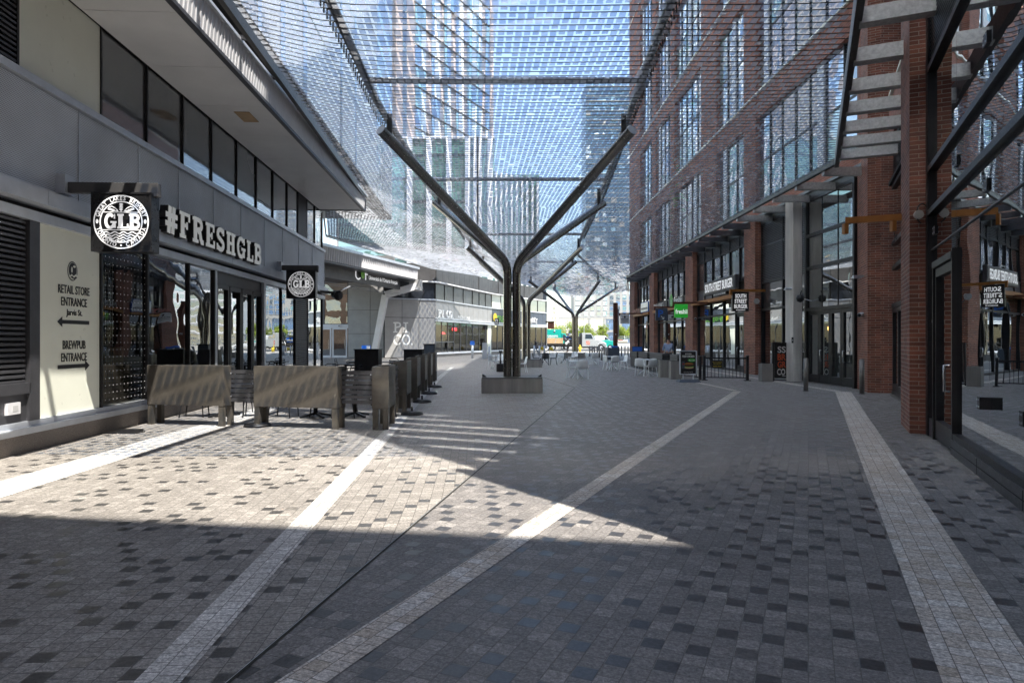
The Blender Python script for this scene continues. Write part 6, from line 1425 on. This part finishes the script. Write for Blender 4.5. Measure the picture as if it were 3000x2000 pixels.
# reflected street frontage on the left opposite side is made by the real buildings
# ================================================================= people
def person(name_label, loc, rz, shirt, legs, joints, hood=False, hair='hair'):
    """one skinned body surface grown on a skeleton; clothes are thicker skins on the same bones"""
    t = thing('person', name_label, 'person', loc); J = joints
    def skinned(nm, verts, edges, radii, mat, root=0):
        me = bpy.data.meshes.new(nm); me.from_pydata(verts, edges, []); me.materials.append(M[mat]); o = bpy.data.objects.new(nm, me); COL.objects.link(o); o.parent = t
        bm = bmesh.new(); bm.from_mesh(me); ly = bm.verts.layers.skin.verify(); bm.verts.ensure_lookup_table()
        for i, r in enumerate(radii):
            bm.verts[i][ly].radius = (r, r) if not isinstance(r, tuple) else r
            bm.verts[i][ly].use_root = (i == root)
        bm.to_mesh(me); bm.free()
        md = o.modifiers.new('skin', 'SKIN'); md.use_smooth_shade = True
        s = o.modifiers.new('sub', 'SUBSURF'); s.levels = 1; s.render_levels = 1; return o
    names = list(J); V = [J[k] for k in names]; ix = {k: i for i, k in enumerate(names)}
    chain = [('pelvis', 'waist'), ('waist', 'chest'), ('chest', 'neck'), ('neck', 'head'), ('head', 'crown')]
    for s in 'LR': chain += [('chest', 'sh'+s), ('sh'+s, 'el'+s), ('el'+s, 'wr'+s), ('wr'+s, 'pm'+s), ('pelvis', 'hip'+s), ('hip'+s, 'kn'+s), ('kn'+s, 'an'+s), ('an'+s, 'toe'+s)]
    rad = {'pelvis': .12, 'waist': .115, 'chest': .13, 'neck': .05, 'head': .085, 'crown': .075}
    for s in 'LR': rad.update({'sh'+s: .06, 'el'+s: .04, 'wr'+s: .028, 'pm'+s: .034, 'hip'+s: .09, 'kn'+s: .058, 'an'+s: .04, 'toe'+s: .035})
    E = [(ix[a], ix[c]) for a, c in chain]; rr = [rad[k] for k in names]
    for s in 'LR':                                       # five fingers on each palm
        p, w_ = Vector(J['pm'+s]), Vector(J['wr'+s]); d = (p-w_).normalized(); sd = d.cross(Vector((0, 1, 0))); sd = sd.normalized() if sd.length > .1 else Vector((1, 0, 0))
        for k, (o_, ln) in enumerate(((-.036, .07), (-.012, .08), (.012, .076), (.034, .06), (.05, .04))):
            a = p+sd*o_*.6+d*(.03 if k < 4 else -.02); q = a+d*ln*(1 if k < 4 else .5)+sd*(.03 if k == 4 else o_*.3)
            i = len(V); V += [tuple(a), tuple(q)]; E += [(ix['pm'+s], i), (i, i+1)]; rr += [.011, .008]
    body = skinned('body', V, E, rr, 'skin', ix['pelvis'])
    g_ = lambda ks: [J[k] for k in ks]
    ks = ['pelvis', 'waist', 'chest', 'shL', 'elL', 'shR', 'elR', 'wrL', 'wrR']; skinned('shirt', g_(ks), [(0, 1), (1, 2), (2, 3), (3, 4), (2, 5), (5, 6), (4, 7), (6, 8)], [(.165, .125), (.16, .12), (.175, .13), .085, .06, .085, .06, .045, .045], shirt)
    ks = ['pelvis', 'hipL', 'knL', 'anL', 'hipR', 'knR', 'anR']; skinned('trousers', g_(ks), [(0, 1), (1, 2), (2, 3), (0, 4), (4, 5), (5, 6)], [.14, .105, .075, .06, .105, .075, .06], legs)
    for s in 'LR': skinned('shoe', [tuple(Vector(J['an'+s])-Vector((0, -.05, .03))), J['toe'+s]], [(0, 1)], [.05, .045], 'black')
    h = Vector(J['head']); c = Vector(J['crown']); fw = Vector((0, -1, 0))
    skinned('hair', [tuple(h+Vector((0, .03, .02))), tuple(c+Vector((0, .015, .025)))], [(0, 1)], [.098 if not hood else .12, .088 if not hood else .11], hair)
    b = MB(); b.tube([h+Vector((0, -.075, -.0)), h+Vector((0, -.105, -.02)), h+Vector((0, -.085, -.035))], [.012, .016, .01], 6, 'skin'); o = b.build('nose'); o.parent = t
    b = MB()
    for sx in (-1, 1): b.tube([h+Vector((sx*.032, -.078, .025)), h+Vector((sx*.032, -.086, .025))], [.012, .006], 6, 'black')
    b.tube([h+Vector((-.025, -.082, -.06)), h+Vector((.025, -.082, -.06))], .006, 5, 'redl'); o = b.build('face_features'); o.parent = t
    t.rotation_euler = (0, 0, rz); return t
def joints(stride=.0, armL=(.0, .0), armR=(.0, .0), lean=0., H=1.74):
    k = H/1.74; J = {'pelvis': (0, 0, .95), 'waist': (0, -lean*.4, 1.1), 'chest': (0, -lean, 1.34), 'neck': (0, -lean*1.1, 1.49), 'head': (0, -lean*1.25-.01, 1.60), 'crown': (0, -lean*1.25, 1.67)}
    for s, sx, ar, st in (('L', -1, armL, stride), ('R', 1, armR, -stride)):
        J['sh'+s] = (sx*.17, -lean, 1.40); J['el'+s] = (sx*.235, -lean-ar[0]*.5, 1.13+ar[0]*.05); J['wr'+s] = (sx*.22, -lean-ar[0], .90+ar[1]); J['pm'+s] = (sx*.215, -lean-ar[0]*1.12, .83+ar[1]*1.05)
        J['hip'+s] = (sx*.09, 0, .90); J['kn'+s] = (sx*.095, -st*.5-.02, .50); J['an'+s] = (sx*.1, -st, .09+(0.05 if st < 0 else 0)); J['toe'+s] = (sx*.11, -st-.16, .045+(0.0 if st >= 0 else 0))
    return {n: (x*k, y*k, z*k) for n, (x, y, z) in J.items()}
person('man in a blue shirt seen from behind at the burger patio', (XW(1958, 33), 33, 0), R(168), 'shirt', 'dcloth', joints(.0, (.22, .2), (.25, .22), .02))
person('person in dark hooded jacket and jeans walking by the pale bollards', (XW(1570, 77), 77, 0), R(250), 'dcloth', 'denim', joints(.32, (.12, .02), (-.12, .02), .03, 1.78), True, 'dcloth')
pp = person('person in dark coat standing beside a loaded bicycle', (XW(1663, 90), 90, 0), R(-80), 'dcloth', 'dcloth', joints(.05, (.35, .22), (.3, .2), .04, 1.72), True, 'dcloth')
bi = thing('bicycle', 'dark bicycle loaded with bags beside the standing person', 'bicycle', (XW(1645, 89.5), 89.5, 0)); x, y = XW(1645, 89.5), 89.5
for dx in (-.52, .52):
    b = MB(); b.tube([(x+dx+.33*math.cos(a), y, .34+.33*math.sin(a)) for a in [k*math.pi/10 for k in range(20)]], .02, 6, 'tyre', True); wh = part(b, 'wheel', bi); b = MB()
    for k in range(6): b.tube([(x+dx, y, .34), (x+dx+.32*math.cos(k*1.05), y, .34+.32*math.sin(k*1.05))], .004, 3, 'alu'); 
    part(b, 'spokes', wh)
b = MB()
for p, q in (((-.52, .34), (-.15, .34)), ((-.15, .34), (-.28, .85)), ((-.52, .34), (-.24, .75)), ((-.26, .75), (.36, .8)), ((-.15, .34), (.38, .72)), ((.52, .34), (.34, .95))): b.tube([(x+p[0], y, p[1]), (x+q[0], y, q[1])], .018, 6, 'black')
part(b, 'frame', bi); b = MB(); b.tube([(x+.25, y-.25, 1.0), (x+.34, y, .97), (x+.25, y+.25, 1.0)], .016, 6, 'black'); part(b, 'handlebar', bi); b = MB(); b.box(x-.4, x-.16, y-.07, y+.07, .85, .9, 'black'); part(b, 'saddle', bi, bevel=.02)
t = thing('bag_stack', 'bulging pale and black bags heaped on the bicycle rack', 'bags', (x+.75, y, .95)); rb = random.Random(5)
for k in range(9):
    b = MB(); o = Vector((x+.35+rb.uniform(0, .7), y+rb.uniform(-.2, .2), 1.0+rb.uniform(0, .75))); r = rb.uniform(.14, .22); b.tube([o+Vector((0, 0, r*math.sin(R(a)))) for a in range(-80, 90, 20)], [r*math.cos(R(a))*rb.uniform(.85, 1.1) for a in range(-80, 90, 20)], 9, rb.choice(('letg', 'tyre', 'alu_d', 'vsilver'))); part(b, 'bag', t)
# ================================================================= camera, light
cam = bpy.data.cameras.new('camera'); co = bpy.data.objects.new('camera', cam); COL.objects.link(co)
co.location = (0, 0, EH); co.rotation_euler = (R(90), 0, 0)
cam.sensor_width = 36; cam.lens = 36*F/3000; cam.shift_y = -.001; cam.clip_start = .05; cam.clip_end = 3000
S.camera = co
sv = Vector((.308, -.431, 1)).normalized()
w = bpy.data.worlds.new('World'); S.world = w; w.use_nodes = True; nt = w.node_tree
sk = nt.nodes.new('ShaderNodeTexSky'); sk.sky_type = 'NISHITA'; sk.sun_disc = False
sk.sun_elevation = math.asin(sv.z); sk.sun_rotation = math.atan2(sv.x, sv.y); sk.air_density = 1.0; sk.dust_density = .35; sk.ozone_density = 1.8
mx = nt.nodes.new('ShaderNodeMix'); mx.data_type = 'RGBA'; mx.blend_type = 'MULTIPLY'; mx.inputs[0].default_value = 1; mx.inputs[7].default_value = (1.08, .98, .84, 1)
nt.links.new(sk.outputs[0], mx.inputs[6]); nt.links.new(mx.outputs[2], nt.nodes['Background'].inputs[0]); nt.nodes['Background'].inputs[1].default_value = .135
ld = bpy.data.lights.new('sun', 'SUN'); ld.energy = 3.4; ld.angle = R(.45); ld.color = (1, .95, .87)
lo = bpy.data.objects.new('sun', ld); COL.objects.link(lo); lo.rotation_euler = (-sv).to_track_quat('-Z', 'Y').to_euler()
S.view_settings.view_transform = 'Standard'; S.view_settings.look = 'None'; S.view_settings.exposure = 1.82; S.view_settings.gamma = 1
c = S.cycles
c.max_bounces = 8; c.diffuse_bounces = 4; c.glossy_bounces = 5; c.transparent_max_bounces = 24; c.transmission_bounces = 4
c.sample_clamp_indirect = 12; c.caustics_reflective = True; c.blur_glossy = 0.0; c.caustics_refractive = False; c.use_denoising = True
c.use_adaptive_sampling = True; c.adaptive_threshold = .007
